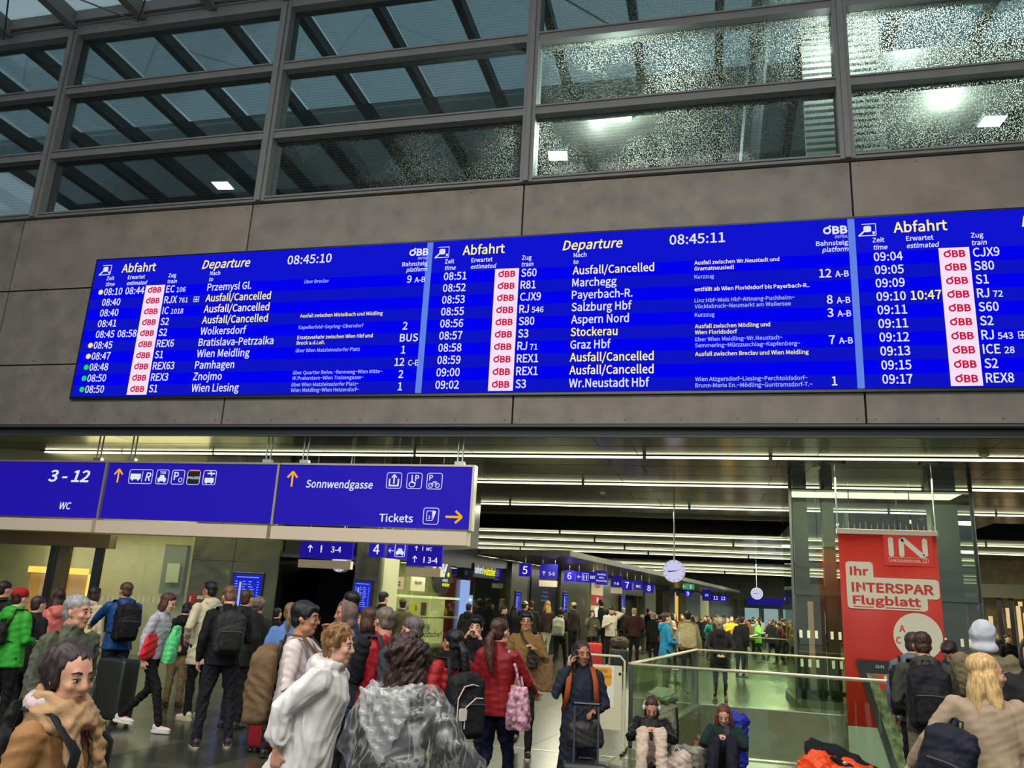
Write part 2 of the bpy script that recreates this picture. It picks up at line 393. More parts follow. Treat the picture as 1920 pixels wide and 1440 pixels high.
# --- glazed curtain wall: mullions, transoms and panes
wg = struct('wall_glazed')
mull = [-22.2, -15.97, -9.85, -3.66, 2.62, 8.85]
for x in mull:
    mk('mullion', [box(x-.135, x+.135, 14.86, 15.3, 10.3, 15.9), box(x-.05, x+.05, 14.8, 14.86, 10.3, 15.6)], M_STEEL, wg)
tz = [10.3, 12.0, 13.83, 15.66]
for i in range(5):
    w_ = struct('window_%d' % (i+1))
    a, b = mull[i]+.135, mull[i+1]-.135
    for k, z in enumerate(tz):
        h = .16 if k == 3 else .1
        mk('transom', [box(a, b, 14.88, 15.28, z-h if k else z, z+h+(.14 if k == 3 else 0)), box(a, b, 14.84, 14.88, z+h-.04, z+h)], M_STEEL, w_)
    for k in range(3):
        wet = G_WET if (i >= 3 or (i == 2 and k < 1)) else G_WET2
        mk('pane', [box(a, b, 15.08, 15.1, tz[k]+.1, tz[k+1]-.1)], wet, w_)
# --- glass roof carried on slender beams, before and behind the curtain wall
roof = struct('ceiling_glass_roof')
bx = [-22.2+2.06*k for k in range(16)]
bx = [-15.97+2.04*k for k in range(-7, 14)]
for x in bx:
    mk('roof_beam', [box(x-.07, x+.07, 1.0, 14.8, 15.72, 16.12), box(x-.12, x+.12, 1.0, 14.8, 15.66, 15.72)], M_STEEL, roof)
    mk('roof_beam', [box(x-.1, x+.1, 15.3, 20.3, 15.66, 16.0)], M_STEEL_D, roof)
mk('edge_beam', [box(-30, 12, 20.2, 20.6, 15.4, 16.1)], M_STEEL_D, roof)
mk('edge_beam', [box(-30, 12, 14.75, 15.35, 15.85, 16.15)], M_STEEL, roof)
for i in range(len(bx)-1):
    for (y0, y1) in ((5.5, 10.1), (10.15, 14.8), (15.3, 20.2)):
        mk('pane', [box(bx[i]+.06, bx[i+1]-.06, y0, y1, 16.12, 16.14)], G_ROOF, roof)
mk('roof_slab', [box(-32, 14, -14, 5.4, 16.1, 16.4)], mat('roof_soffit', (120, 118, 112), .8), roof)
for x0 in (-18.0, -13.9, -8):
    mk('tie_rod', [tube([(x0, 14.7, 15.5), (x0-2.6, 12.3, 15.66)], [.02, .02], 6), tube([(x0, 14.7, 15.5), (x0+2.6, 12.3, 15.66)], [.02, .02], 6)], M_STEEL_D, roof)
for x0 in (-3.6, .5):
    mk('tie_rod', [tube([(x0, 15.4, 15.6), (x0+4, 20, 15.6)], [.025, .025], 6)], M_STEEL_D, roof)

# --- the platform canopy and building seen through the glazing
can = struct('platform_canopy', [box(-19.5, 14, 16.45, 40, 13.05, 13.4), box(-19.5, 14, 16.3, 16.45, 13.0, 13.6)], mat('canopy_underside', (50, 50, 46), .5, noise=.2, nscale=1.2))
mk('back_wall', [box(-30, 14, 26, 26.3, 8, 13.05)], mat('back_building', (58, 62, 60), .7, noise=.25, nscale=1.), can)
mk('parapet', [box(-30, 14, 17.2, 17.35, 9.6, 10.9)], mat('parapet', (46, 48, 46), .7), can)
bl = thing('louvred_housing', 'pale louvred plant housing behind the rain-wet upper glass at right', 'housing', (2.05, 16.0, 10.3))
mk('housing_body', [box(0, 1.5, .1, .3, 0, 4.3)], mat('louvre_back', (150, 156, 150), .7), bl)
for k in range(28): mk('slat', [box(-.03, 1.53, 0, .1, k*.15+.03, k*.15+.11)], mat('louvre', (168, 172, 164), .6), bl)
cl_ = thing('slanted_strut', 'thick dark slanted steel strut behind the wet glass near the louvred housing', 'strut', (.8, 15.9, 10.3))
mk('strut', [tube([(0, 0, 0), (.5, -.2, 5.2)], [.2, .22], 8)], M_STEEL_D, cl_)
for i, (px, py, zz) in enumerate(((418, 346, 13.0), (1046, 290, 13.0), (1165, 213, 13.0), (1860, 225, 13.0))):
    x, y = at_z(px, py, zz)
    t = thing('canopy_floodlight', ['square white floodlight seen through the glass above the left end of the board',
        'square white floodlight behind the glass just left of the centre bay', 'small white floodlight half hidden by a transom in the centre bay',
        'bright white floodlight behind wet glass at the far right'][i], 'floodlight', (x, y, zz), .12, 'canopy floodlights')
    mk('housing', [box(-.27, .27, -.24, .24, -.03, .05, .02)], M_STEEL_D, t)
    mk('light_panel', [box(-.24, .24, -.21, .21, -.045, -.03)], emis('floodlight', (255, 246, 235), 9), t)
def point(name, loc, p, col, r=.15):
    l = bpy.data.lights.new(name, 'POINT'); l.energy = p; l.color = col; l.shadow_soft_size = r
    o = bpy.data.objects.new(name, l); o.location = loc; COL.objects.link(o)
point('glazing_glow', (-2.0, 16.9, 12.6), 1100, (.95, 1, .85)); point('glazing_glow', (5.2, 17.6, 12.6), 1100, (.95, 1, .9)); point('glazing_glow', (-2.6, 17.6, 12.6), 250, (1, .95, .9))
point('glazing_glow', (2.6, 15.5, 13.2), 160, (1, 1, .92))  # added point light to brighten the louvred housing; no floodlight stands here
point('glazing_glow', (4.3, 16.0, 14.2), 1100, (.9, 1, .85))  # point light with no floodlight fixture at this spot

# --- concourse ceiling: polished metal panels, a dark recess, then more panels
ceil = struct('ceiling', [box(-30, 45, 15.3, 28.5, 5.06, 5.2), box(2.7, 8.6, 28.5, 34, 5.06, 5.2), box(-30, 45, 34, 49.3, 5.06, 5.2), box(-30, 45, 54, 80, 5.06, 5.2), box(-30, 45, 15.3, 80, 6.2, 6.3),
    box(-30, 45, 28.3, 28.5, 5.2, 6.2), box(-30, 45, 34, 34.2, 5.2, 6.2)], M_DARK)
ys = [15.3, 16.3, 17.25, 18.6, 19.9, 21.25, 22.8, 24.4, 26.05, 27.3, 28.5]
for j in range(len(ys)-1):
    xo = -20.2+(.7 if j % 2 else 0)
    for i in range(9):
        x0 = xo+i*3.6
        if x0 < -20 and ys[j] < 20: pass
        mk('ceiling_panel', [box(x0+.006, x0+3.594, ys[j]+.02, ys[j+1]-.02, 5.0, 5.05)], M_CEIL if (i+j) % 2 else M_CEIL2, ceil)
mk('ceiling_panel', [box(-30, -20.2, 15.3, 28.5, 5.0, 5.05)], M_CEIL, ceil); mk('ceiling_panel', [box(12.9, 45, 15.3, 28.5, 5.0, 5.05)], M_CEIL, ceil)
mk('ceiling_panel', [box(2.7, 8.6, 28.5, 34, 5.0, 5.05)], M_CEIL2, ceil)
yy = [34, 36.2, 38, 41, 44.5, 49.3]
for j in range(5): mk('ceiling_panel', [box(-30, 45, yy[j]+.02, yy[j+1]-.02, 5.0, 5.05)], M_CEIL if j % 2 else M_CEIL2, ceil)
yy = [54, 56, 59]
for j in range(2): mk('ceiling_panel', [box(-30, 45, yy[j]+.02, yy[j+1]-.02, 5.0, 5.05)], M_CEIL if j % 2 else M_CEIL2, ceil)
mk('ceiling_panel', [box(-30, 45, 59, 80, 5.0, 5.05)], M_CEIL, ceil)
mk('recess_edge', [box(-30, 2.75, 33.9, 34.05, 4.9, 5.3), box(2.6, 2.75, 28.5, 34, 4.9, 5.3), box(-30, 2.75, 28.45, 28.55, 4.9, 5.3)], M_CEIL2, ceil)

# --- floor: stone slabs as tiles, with the stairwell left open
fl = struct('floor')
SKEW = .125
def skq(x0, x1, y0, y1, z0, z1):
    v, f = box(x0, x1, y0, y1, z0, z1); v = v.copy(); v[:, 0] += SKEW*(v[:, 1]-12.05); return v, f
VX0, VX1, VY0, VY1 = -1.1, 9.5, 12.05, 18.35
M_FBASE = stone('floor_stone_base', (66, 66, 50), (88, 86, 66), .8, .24, False)
mk('floor_bed', [skq(-40, 45, -14, VY0, -.5, -.008), skq(-40, VX0, VY0, VY1, -.5, -.008), skq(VX1, 45, VY0, VY1, -.5, -.008), skq(-40, 45, VY1, 90, -.5, -.008)], M_FBASE, fl)
FM = [stone('floor_stone_%d' % k, a, b, 1.1, .22, False) for k, (a, b) in enumerate((((48, 52, 44), (72, 74, 60)), ((58, 60, 48), (84, 84, 66)), ((42, 46, 40), (62, 64, 54)), ((66, 66, 50), (92, 90, 70))))]
n_t = 0
for r in range(-6, 10):
    y0 = VY0+r*1.26
    for c in range(-22, 12):
        x0 = VX0+c*1.2; xc = x0+.6+SKEW*(y0+.63-12.05); yc = y0+.63
        if r >= 0 and r < 5 and c >= 0: continue
        z = yc*CF[1]+xc*CF[0]
        if z < 2 or n_t > 296: continue
        px = CX+FPX*((xc*CR[0]+yc*CR[1]-EYE*CR[2])/((xc*CF[0]+yc*CF[1]-EYE*CF[2]))); 
        if px < -160 or px > 2040: continue
        n_t += 1
        far = min(3, max(0, int((yc-5)/4)))
        mk('tile', [skq(x0+.004, x0+1.196, y0+.004, y0+1.256, -.04, 0)], FM[random.choice([0, 0, 1, 2, 1, 3] if yc < 11 else [1, 3, 3])], fl)
# pale guide strip along the edge of the opening and the thin metal line in the floor
mk('edge_strip', [skq(-3.2, 9.5, 11.2, 11.24, -.001, .003), skq(VX0, VX1, 11.9, 12.05, -.3, .012)], M_CHROME, fl)
mk('stair_side_panel', [skq(VX0, VX1, VY1-.06, VY1-.004, -1.0, .01), skq(VX0+.004, VX0+.06, VY0, VY1, -1.0, .01)], mat('stair_side', (104, 104, 84), .35, metal=.3, noise=.1), fl)
mk('stair_edge', [skq(VX0, VX1, VY1-.06, VY1+.08, .01, .03), skq(VX0-.06, VX0+.08, VY0, VY1, .01, .03)], M_CHROME, fl)
mk('lower_floor', [box(-6, 16, 8, 30, -4.4, -4.3)], mat('lower_floor', (150, 146, 110), .4, noise=.2), fl)
mk('lower_wall', [box(-6, 16, 29, 29.2, -4.3, -.5)], mat('lower_wall', (120, 120, 90), .5, noise=.2), fl)
mk('lower_pillar', [box(x, x+.25, 24, 24.3, -4.3, -.5) for x in (0.2, 1.1, 1.5, 2.9, 4.6, 6)], M_STEEL_D, fl)

# --- vertical wall frames: u along the wall, front face towards -y locally
class WallFrame:
    def __init__(s, name, A, B):
        s.A = np.array(A, float); d = np.array(B, float)-s.A; s.L = float(np.hypot(*d)); s.d = d/s.L; s.th = math.atan2(s.d[1], s.d[0])
        s.e = struct(name); s.e.location = (A[0], A[1], 0); s.e.rotation_euler = (0, 0, s.th)
    def uz(s, px, py):
        r = ray(px, py); # solve A + u d = t r
        a = np.array([[s.d[0], -r[0]], [s.d[1], -r[1]]]); u, t = np.linalg.solve(a, -s.A)
        return u, EYE+r[2]*t
    def put(s, name, px0, px1, z0, z1, v0, v1, m, pyref=1120, parent=None, **k):
        u0 = s.uz(px0, pyref)[0]; u1 = s.uz(px1, pyref)[0]
        return mk(name, [box(u0, u1, v0, v1, z0, z1)], m, parent or s.e, **k)
    def world(s, u, v=0., z=0.): return (s.A[0]+s.d[0]*u-s.d[1]*v, s.A[1]+s.d[1]*u+s.d[0]*v, z)

# left wall: automatic doors, glazed kiosk, marble, dark doorway
WL = WallFrame('wall_left', (-19.6, 16.9), (-8.0, 18.5))
M_CREAM = mat('cream_wall', (168, 162, 128), .6, noise=.08)
M_BRONZE = mat('bronze_frame', (104, 88, 64), .4, metal=.4)
WL.put('back_wall', -400, 360, 0, 5, 2.4, 2.5, mat('kiosk_back', (176, 168, 132), .6, noise=.1))
WL.put('side_wall', 345, 352, 0, 5, 0, 2.5, M_CREAM)
WL.put('header', -300, 196, 2.62, 2.95, -.2, .1, M_BRONZE); WL.put('upper_panel', -300, 345, 3.2, 5, .0, .1, M_CREAM)
WL.put('door_post', 100, 116, 0, 3.2, -.12, .1, M_BRONZE); WL.put('door_post', 78, 88, 0, 2.62, -.02, .06, M_BLACK); WL.put('door_post', 92, 100, 0, 2.62, -.05, .06, M_BLACK)
WL.put('door_post', 165, 178, 0, 2.7, -.05, .1, M_BLACK)
WL.put('interior_light', -40, 80, 1.98, 2.14, 1.6, 1.7, emis('warm_shop_light', (255, 214, 92), 1.6))
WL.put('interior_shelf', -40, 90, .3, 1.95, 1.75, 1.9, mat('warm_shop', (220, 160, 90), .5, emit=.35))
WL.put('interior_light', 84, 92, .4, 2.0, 1.6, 1.7, emis('warm_shop_light', (255, 214, 92), 1.6))
WL.put('wall_cabinet', 212, 258, 1.6, 2.9, 2.1, 2.3, mat('kiosk_cabinet', (98, 100, 78), .6))
WL.put('wall_poster', 226, 252, 1.9, 2.4, 2.0, 2.05, mat('kiosk_poster', (160, 164, 130), .6))
WL.put('door_panel', 282, 318, 1.2, 2.7, 2.1, 2.3, mat('kiosk_door', (190, 186, 150), .5))
for a, b in ((-60, 78), (116, 165), (178, 262), (262, 348)):
    WL.put('pane', a, b, .05, 3.2, .02, .04, G_CLEAR)
u0 = WL.uz(116, 1112)[0]; u1 = WL.uz(345, 1112)[0]
dash = []
for k in range(int((u1-u0)/.13)): dash.append(box(u0+k*.13, u0+k*.13+.05, .005, .018, 1.40, 1.52))
mk('safety_marking', dash, mat('white_sticker', (210, 208, 190), .5), WL.e, kind='stuff')
WL.put('marble_slab', 352, 430, 0, 2.45, -.06, .1, M_MARB); WL.put('marble_slab', 431, 516, 0, 2.45, -.06, .1, M_MARB)
WL.put('marble_slab', 352, 430, 2.46, 5, -.06, .1, M_MARB); WL.put('marble_slab', 431, 516, 2.46, 5, -.06, .1, M_MARB)
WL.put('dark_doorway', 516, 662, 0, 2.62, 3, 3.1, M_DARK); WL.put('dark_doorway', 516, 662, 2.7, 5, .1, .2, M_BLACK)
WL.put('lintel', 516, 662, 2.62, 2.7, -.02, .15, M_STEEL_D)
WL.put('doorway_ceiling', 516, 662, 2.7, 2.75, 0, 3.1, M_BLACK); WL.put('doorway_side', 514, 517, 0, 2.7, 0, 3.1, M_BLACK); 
WL.put('marble_slab', 662, 708, 0, 2.3, -.06, .3, M_MARB_D); WL.put('marble_slab', 662, 708, 2.31, 5, -.06, .3, M_MARB_D)

# corridor wall running back along the platforms
WC = WallFrame('wall_corridor', (-7.75, 18.45), (1.97, 72.45))
M_SHOPW = mat('shop_white', (196, 196, 160), .5)
WC.put('white_pillar', 707, 736, 0, 2.72, -.12, .2, M_SHOPW)
WC.put('black_fascia', 700, 888, 2.75, 5.0, -.05, .1, M_BLACK)
WC.put('shop_back', 736, 888, 0, 2.75, 1.0, 1.1, mat('shop_back', (120, 118, 84), .6, noise=.3, nscale=3))
WC.put('shop_back', 740, 890, 1.84, 1.9, .1, .95, mat('shelf_light', (244, 248, 190), .5, emit=1.4))
WC.put('shop_floor', 736, 1400, 0, .12, .0, 1.5, M_SHOPW)
WC.put('lit_display', 737, 878, .62, 1.84, .75, .85, emis('shop_display_glow', (230, 232, 150), .95))
WC.put('shelf', 737, 880, 1.33, 1.37, .05, .8, M_SHOPW); WC.put('shelf', 737, 880, .58, .62, .05, .8, M_SHOPW)
WC.put('pane', 737, 808, .12, 2.75, 0, .02, G_CLEAR); WC.put('pane', 809, 880, .12, 2.75, 0, .02, G_CLEAR)
WC.put('blue_light_column', 862, 874, .5, 2.4, -.1, 0, emis('pale_blue_light', (150, 180, 235), .9))
WC.put('glass_front', 888, 952, .1, 2.9, -.02, 0, G_CLEAR); WC.put('shop_back', 888, 952, 0, 3.15, 2.6, 2.7, M_BLACK)
WC.put('red_wall', 880, 935, .8, 2.5, 1.0, 1.1, mat('shop_red', (120, 24, 20), .5)); WC.put('black_fascia', 888, 952, 2.9, 3.15, 0, .1, M_BLACK)
WC.put('blue_light_column', 893, 898, .4, 2.0, .2, .3, emis('pale_blue_light', (150, 180, 235), .9))
WC.put('marble_slab', 952, 983, 0, 3.15, -.1, .3, M_MARB_D)
WC.put('advert_wall', 983, 1046, 0, 2.3, 0, .1, mat('advert_black', (10, 12, 22), .25)); WC.put('glass_front', 983, 1046, 2.3, 3.15, 0, .1, M_BLACK)
WC.put('marble_slab', 1046, 1096, 0, 3.15, -.1, .3, M_MARB_D)
WC.put('marble_slab', 1096, 1172, 0, 3.15, -.02, .3, M_MARB)
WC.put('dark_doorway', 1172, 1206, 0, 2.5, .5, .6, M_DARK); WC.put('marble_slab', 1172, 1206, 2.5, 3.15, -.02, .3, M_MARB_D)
WC.put('marble_slab', 1206, 1226, 0, 3.15, -.1, .3, M_MARB)
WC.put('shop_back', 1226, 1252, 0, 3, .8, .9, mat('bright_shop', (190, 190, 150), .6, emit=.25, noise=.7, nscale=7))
WC.put('marble_slab', 1252, 1262, 0, 3.15, -.1, .3, M_MARB_D); WC.put('black_fascia', 1226, 1350, 3.0, 3.15, 0, .1, M_BLACK)
WC.put('shop_back', 1262, 1283, 0, 3, .5, .6, emis('cool_shop_light', (170, 196, 190), .8))
WC.put('shop_back', 1277, 1281, .4, 2.8, .3, .4, emis('yellow_shop_light', (236, 196, 90), .9))
WC.put('marble_slab', 1283, 1310, 0, 3.15, -.1, .3, M_MARB); WC.put('poster_wall', 1310, 1326, 0, 3, -.1, .1, M_SHOPW)
WC.put('marble_slab', 1326, 1352, 0, 3.15, -.1, .3, M_MARB_D); WC.put('marble_slab', 1352, 1392, 0, 3.15, -.1, .3, M_MARB)
WC.put('soffit', 892, 1300, 3.2, 3.36, -2.9, .2, M_MARB_D)
# far end of the concourse
fe = struct('wall_far', [box(-60, 45, 72.5, 72.8, 0, 5)], mat('far_wall', (70, 72, 62), .6, noise=.3, nscale=1))
for k in range(6): mk('far_window', [box(2.6+k*1.5, 3.7+k*1.5, 71.7, 71.9, .8, 2.5)], emis('far_cool_light', (150, 180, 178), .75), fe)
mk('far_sign_band', [box(2.8, 5.6, 71.3, 71.6, 2.75, 3.3)], emis('far_sign_blue', (38, 34, 150), .6), fe)
mk('far_sign_band', [box(6.6, 9.6, 71.3, 71.6, 2.75, 3.3)], emis('far_sign_blue', (38, 34, 150), .6), fe)
# right side shops behind the lift
WR = WallFrame('wall_right', (9.5, 44), (30, 36))
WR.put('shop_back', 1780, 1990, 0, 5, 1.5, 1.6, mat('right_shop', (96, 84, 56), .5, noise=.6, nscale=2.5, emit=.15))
WR.put('header', 1780, 1990, 3.2, 3.8, -.6, .1, mat('curved_header', (128, 122, 92), .4))
for a in (1836, 1868, 1890, 1935): WR.put('shop_post', a, a+9, 0, 3.3, -.1, .1, M_BLACK)
for a, z0, z1 in ((1846, 1.5, 2.4), (1852, .7, 1.2), (1880, 1.9, 2.8), (1900, .8, 2.9), (1912, 1.2, 2.6), (1905, 2.9, 3.1), (1950, .6, 2.6)):
    WR.put('shop_light', a, a+8, z0, z1, .8, .9, emis('warm_point', (240, 206, 150), .9))

# --- service: side and back shell of the front hall (only seen in reflections)
struct('wall_hall_left', [box(-32.3, -32, -14, 15, 0, 16)], mat('hall_wall', (96, 92, 86), .7))
struct('wall_hall_right', [box(15.6, 15.9, -14, 15, 0, 16)], mat('hall_wall', (96, 92, 86), .7))

# ================================================================== DEPARTURE BOARD
bd = thing('departure_board', 'long blue LED departure board mounted on the grey fascia', 'display board', (-13.86, 15, 5.78))
mk('housing', [box(-.05, 25.4, -.1, .0, -.06, 3.32, .0)], M_BLACK, bd)
B_BRIGHT, B_DARK, B_HEAD = emis('led_blue', (2, 2, 238), 1.0), emis('led_blue_dark', (14, 20, 196), 1.0), emis('led_header', (16, 20, 206), 1.0)
E_W, E_Y, E_R, E_P, E_LB, E_G = emis('led_white', (226, 228, 255)), emis('led_yellow', (255, 246, 140)), emis('led_red', (205, 20, 60)), emis('led_pink', (246, 224, 246)), emis('led_pale_blue', (96, 130, 226)), emis('led_green', (20, 222, 90))
E_LV = emis('led_lavender', (170, 180, 250))
DATA = [
 [('08:10', '08:44', 'EC', '106', 'Przemysl Gl.', 0, ['', 'über Breclav'], 0, '9', 'A-B', 'y'), ('08:40', '', 'RJX', '761', 'Ausfall/Cancelled', 1, [], 0, '', '', ''),
  ('08:40', '', 'IC', '1018', 'Ausfall/Cancelled', 1, [], 0, '', '', ''), ('08:41', '', 'S2', '', 'Ausfall/Cancelled', 1, ['Ausfall zwischen Mistelbach und Mödling'], 1, '', '', ''),
  ('08:45', '08:58', 'S2', '', 'Wolkersdorf', 0, ['Kapellerfeld~Seyring~Obersdorf'], 0, '2', '', ''), ('08:45', '', 'REX6', '', 'Bratislava-Petrzalka', 0, ['Ersatzverkehr zwischen Wien Hbf und', 'Bruck a.d.Leit.'], 1, 'BUS', '', 'y'),
  ('08:47', '', 'S1', '', 'Wien Meidling', 0, ['über Wien Matzleinsdorfer Platz'], 0, '1', '', 'y'), ('08:48', '', 'REX63', '', 'Pamhagen', 0, [], 0, '12', 'C-E', 'g'),
  ('08:50', '', 'REX3', '', 'Znojmo', 0, ['über Quartier Belve.~Rennweg~Wien Mitte~', 'W.Praterstern~Wien Traisengasse~'], 0, '2', '', 'g'), ('08:50', '', 'S1', '', 'Wien Liesing', 0, ['über Wien Matzleinsdorfer Platz~', 'Wien Meidling~Wien Hetzendorf~'], 0, '1', '', 'g')],
 [('08:51', '', 'S60', '', 'Ausfall/Cancelled', 1, ['Ausfall zwischen Wr.Neustadt und', 'Gramatneusiedl'], 1, '', '', ''), ('08:52', '', 'R81', '', 'Marchegg', 0, ['Kurzzug'], 0, '12', 'A-B', ''),
  ('08:53', '', 'CJX9', '', 'Payerbach-R.', 0, ['entfällt ab Wien Floridsdorf bis Payerbach-R..'], 1, '', '', ''), ('08:55', '', 'RJ', '546', 'Salzburg Hbf', 0, ['Linz Hbf~Wels Hbf~Attnang-Puchheim~', 'Vöcklabruck~Neumarkt am Wallersee'], 0, '8', 'A-B', ''),
  ('08:56', '', 'S80', '', 'Aspern Nord', 0, ['Kurzzug'], 0, '3', 'A-B', ''), ('08:57', '', 'S3', '', 'Stockerau', 1, ['Ausfall zwischen Mödling und', 'Wien Floridsdorf'], 1, '', '', ''),
  ('08:58', '', 'RJ', '71', 'Graz Hbf', 0, ['über Wien Meidling~Wr.Neustadt~', 'Semmering~Mürzzuschlag~Kapfenberg~'], 0, '7', 'A-B', ''), ('08:59', '', 'REX1', '', 'Ausfall/Cancelled', 1, ['Ausfall zwischen Breclav und Wien Meidling'], 1, '', '', ''),
  ('09:00', '', 'REX1', '', 'Ausfall/Cancelled', 1, [], 0, '', '', ''), ('09:02', '', 'S3', '', 'Wr.Neustadt Hbf', 0, ['Wien Atzgersdorf~Liesing~Perchtoldsdorf~', 'Brunn-Maria En.~Mödling~Guntramsdorf-T.~'], 0, '1', '', '')],
 [('09:04', '', 'CJX9', '', '', 0, [], 0, '', '', ''), ('09:05', '', 'S80', '', '', 0, [], 0, '', '', ''), ('09:09', '', 'S1', '', '', 0, [], 0, '', '', ''), ('09:10', '10:47', 'RJ', '72', '', 0, [], 0, '', '', ''), ('09:11', '', 'S60', '', '', 0, [], 0, '', '', ''),
  ('09:11', '', 'S2', '', '', 0, [], 0, '', '', ''), ('09:12', '', 'RJ', '543', '', 0, [], 0, '', '', ''), ('09:13', '', 'ICE', '28', '', 0, [], 0, '', '', ''), ('09:15', '', 'S2', '', '', 0, [], 0, '', '', ''), ('09:17', '', 'REX8', '', '', 0, [], 0, '', '', '')]]
def obb_logo(key, x, z, h, y, hole):
    """the railway company mark: a ring with a slanted bar, then BB"""
    n = 20; w = h*.22; cx, cz, r = x+h*.5, z+h*.45, h*.47; o = []
    for k in range(n):
        a0, a1 = 2*PI*k/n, 2*PI*(k+1)/n
        o.append(quadstrip([(cx+r*math.cos(a0), cz+r*math.sin(a0)), (cx+(r-w)*math.cos(a0), cz+(r-w)*math.sin(a0)), (cx+(r-w)*math.cos(a1), cz+(r-w)*math.sin(a1)), (cx+r*math.cos(a1), cz+r*math.sin(a1))], y, y+.003))
    o.append(bar((cx+r*.1, cz+r*.75), (cx+r*.95, cz+r*1.3), w, y-.0008, y+.003))
    shape(key, o); text(key, 'BB', x+h*1.08, z, h*.95, y, w=h*1.7, bold=.035)
X0S = [.06, 8.27, 16.52]
for p in range(3):
    x0, x1 = X0S[p]-.06 if p == 0 else X0S[p], (8.14, 16.40, 25.3)[p]
    dp = mk('display_panel', [box(x0, x1, -.115, -.1, .0, 3.28)], B_HEAD, bd)
    rb = [box(x0, x1, -.118, -.115, 2.57-.2578*(i+1)+.0, 2.57-.2578*i) for i in range(0, 10, 2)]
    rd = [box(x0, x1, -.118, -.115, 2.57-.2578*(i+1), 2.57-.2578*i) for i in range(1, 10, 2)]
    mk('bright_row', rb, B_BRIGHT, dp); mk('dark_row', rd, B_DARK, dp)
    if p < 2: mk('divider', [box(x1, X0S[p+1], -.12, -.1, 0, 3.26)], E_LB, bd)
    mk('train_strip', [box(X0S[p]+1.38, X0S[p]+1.88, -.121, -.118, .02, 2.59)], E_P, dp)
    for kk, nm, mt in (('w', 'white_lettering', E_W), ('y', 'yellow_lettering', E_Y), ('r', 'red_lettering', E_R), ('v', 'lavender_lettering', E_LV), ('g', 'green_dot', E_G), ('o', 'yellow_dot', emis('led_dot_yellow', (255, 232, 130)))): tgroup('b%d%s' % (p, kk), nm, mt, dp)
    Y = -.125; B = lambda k: 'b%d%s' % (p, k)
    o = X0S[p]
    text(B('y'), 'Abfahrt', o+.66, 2.94, .2, Y, w=.9, bold=.008); text(B('y'), 'Departure', o+2.76, 2.93, .2, Y, w=1.2, shear=.22, bold=.008)
    if p < 2: text(B('w'), ['08:45:10', '08:45:11'][p], o+4.87, 2.93, .2, Y, w=1.05)
    for s, xx, zz in (('Zeit', .29, 2.765), ('time', .3, 2.62), ('Erwartet', .86, 2.765), ('estimated', .86, 2.62), ('Zug', 1.93, 2.765), ('train', 1.93, 2.62), ('Nach', 2.99, 2.765), ('to', 2.99, 2.62)):
        text(B('w'), s, o+xx, zz, .09, Y, shear=.2 if zz < 2.7 else 0, xs=.85)
    # pictogram of a train at a platform
    shape(B('w'), frame(o+.12, o+.37, 2.9, 3.14, Y, Y+.003, .012)[:0]+[quadstrip([(o+.08, 2.9), (o+.08, 2.915), (o+.36, 2.915), (o+.36, 2.9)], Y, Y+.003), quadstrip(rrect(o+.15, o+.28, 2.98, 3.1, .03), Y, Y+.003), bar((o+.06, 2.9), (o+.16, 3.0), .03, Y, Y+.003), bar((o+.3, 2.96), (o+.34, 2.96), .05, Y, Y+.003)])
    shape(B('w'), [bar((o+.12, 3.14), (o+.36, 3.14), .012, Y, Y+.003), bar((o+.36, 3.14), (o+.36, 2.92), .012, Y, Y+.003)])
    if p < 2:
        obb_logo(B('w'), o+7.69, 2.98, .155, Y, None); text(B('v'), 'INFRA', o+8.12, 2.885, .06, Y, align='R'); text(B('w'), 'Bahnsteig', o+8.12, 2.75, .09, Y, w=.56, align='R'); text(B('w'), 'platform', o+8.12, 2.62, .09, Y, w=.46, align='R', shear=.2)
    for i, (tm, es, tr, no, de, dy, via, vy, pl, sec, dot) in enumerate(DATA[p]):
        z = 2.395-.2578*i
        text(B('w'), tm, o+.29, z, .165, Y, w=.49)
        if es: text(B('y' if es == '10:47' else 'w'), es, o+.86, z, .165, Y, w=.5)
        if dot: shape(B('o' if dot == 'y' else 'g'), [disc(o+.2, z+.08, .062, Y, Y+.003, 16)])
        obb_logo(B('r'), o+1.45, z+.01, .13, Y-.002, None)
        text(B('w'), tr, o+1.93, z, .165, Y, xs=.78)
        if no: text(B('w'), no, o+1.93+{'RJ': .25, 'RJX': .37, 'EC': .27, 'IC': .22, 'ICE': .33}[tr], z, .115, Y, xs=.86)
        if no in ('761', '543'):
            xx = o+(2.68 if no == '761' else 2.5); shape(B('w'), frame(xx, xx+.13, z, z+.13, Y, Y+.003, .012)+[bar((xx+.065, z+.02), (xx+.065, z+.11), .015, Y, Y+.003), bar((xx+.025, z+.06), (xx+.105, z+.06), .02, Y, Y+.003)])
        if de: text(B('y' if dy else 'w'), de, o+2.98, z, .165, Y, w=(1.6 if dy and 'Aus' in de else None), xs=.79, bold=.006 if dy else 0)
        zz = z+.09 if len(via) > 1 else z+.06
        for q, s in enumerate(via):
            if s: text(B('y' if vy else 'v'), s, o+5.34, zz-.12*q+(.1 if s[:7] == 'über Br' else 0), .075, Y, xs=.88, bold=.012 if vy else 0)
        if pl: text(B('w'), pl, o+(7.80 if pl != 'BUS' else 8.05), z-.02, .16, Y, xs=.88, align='R')
        if sec: text(B('w'), sec, o+8.10, z-.02, .115, Y, xs=.85, align='R')
text('b2y', 'Departure', X0S[2]+2.76, 2.93, .2, -.125, w=1.2, shear=.22)

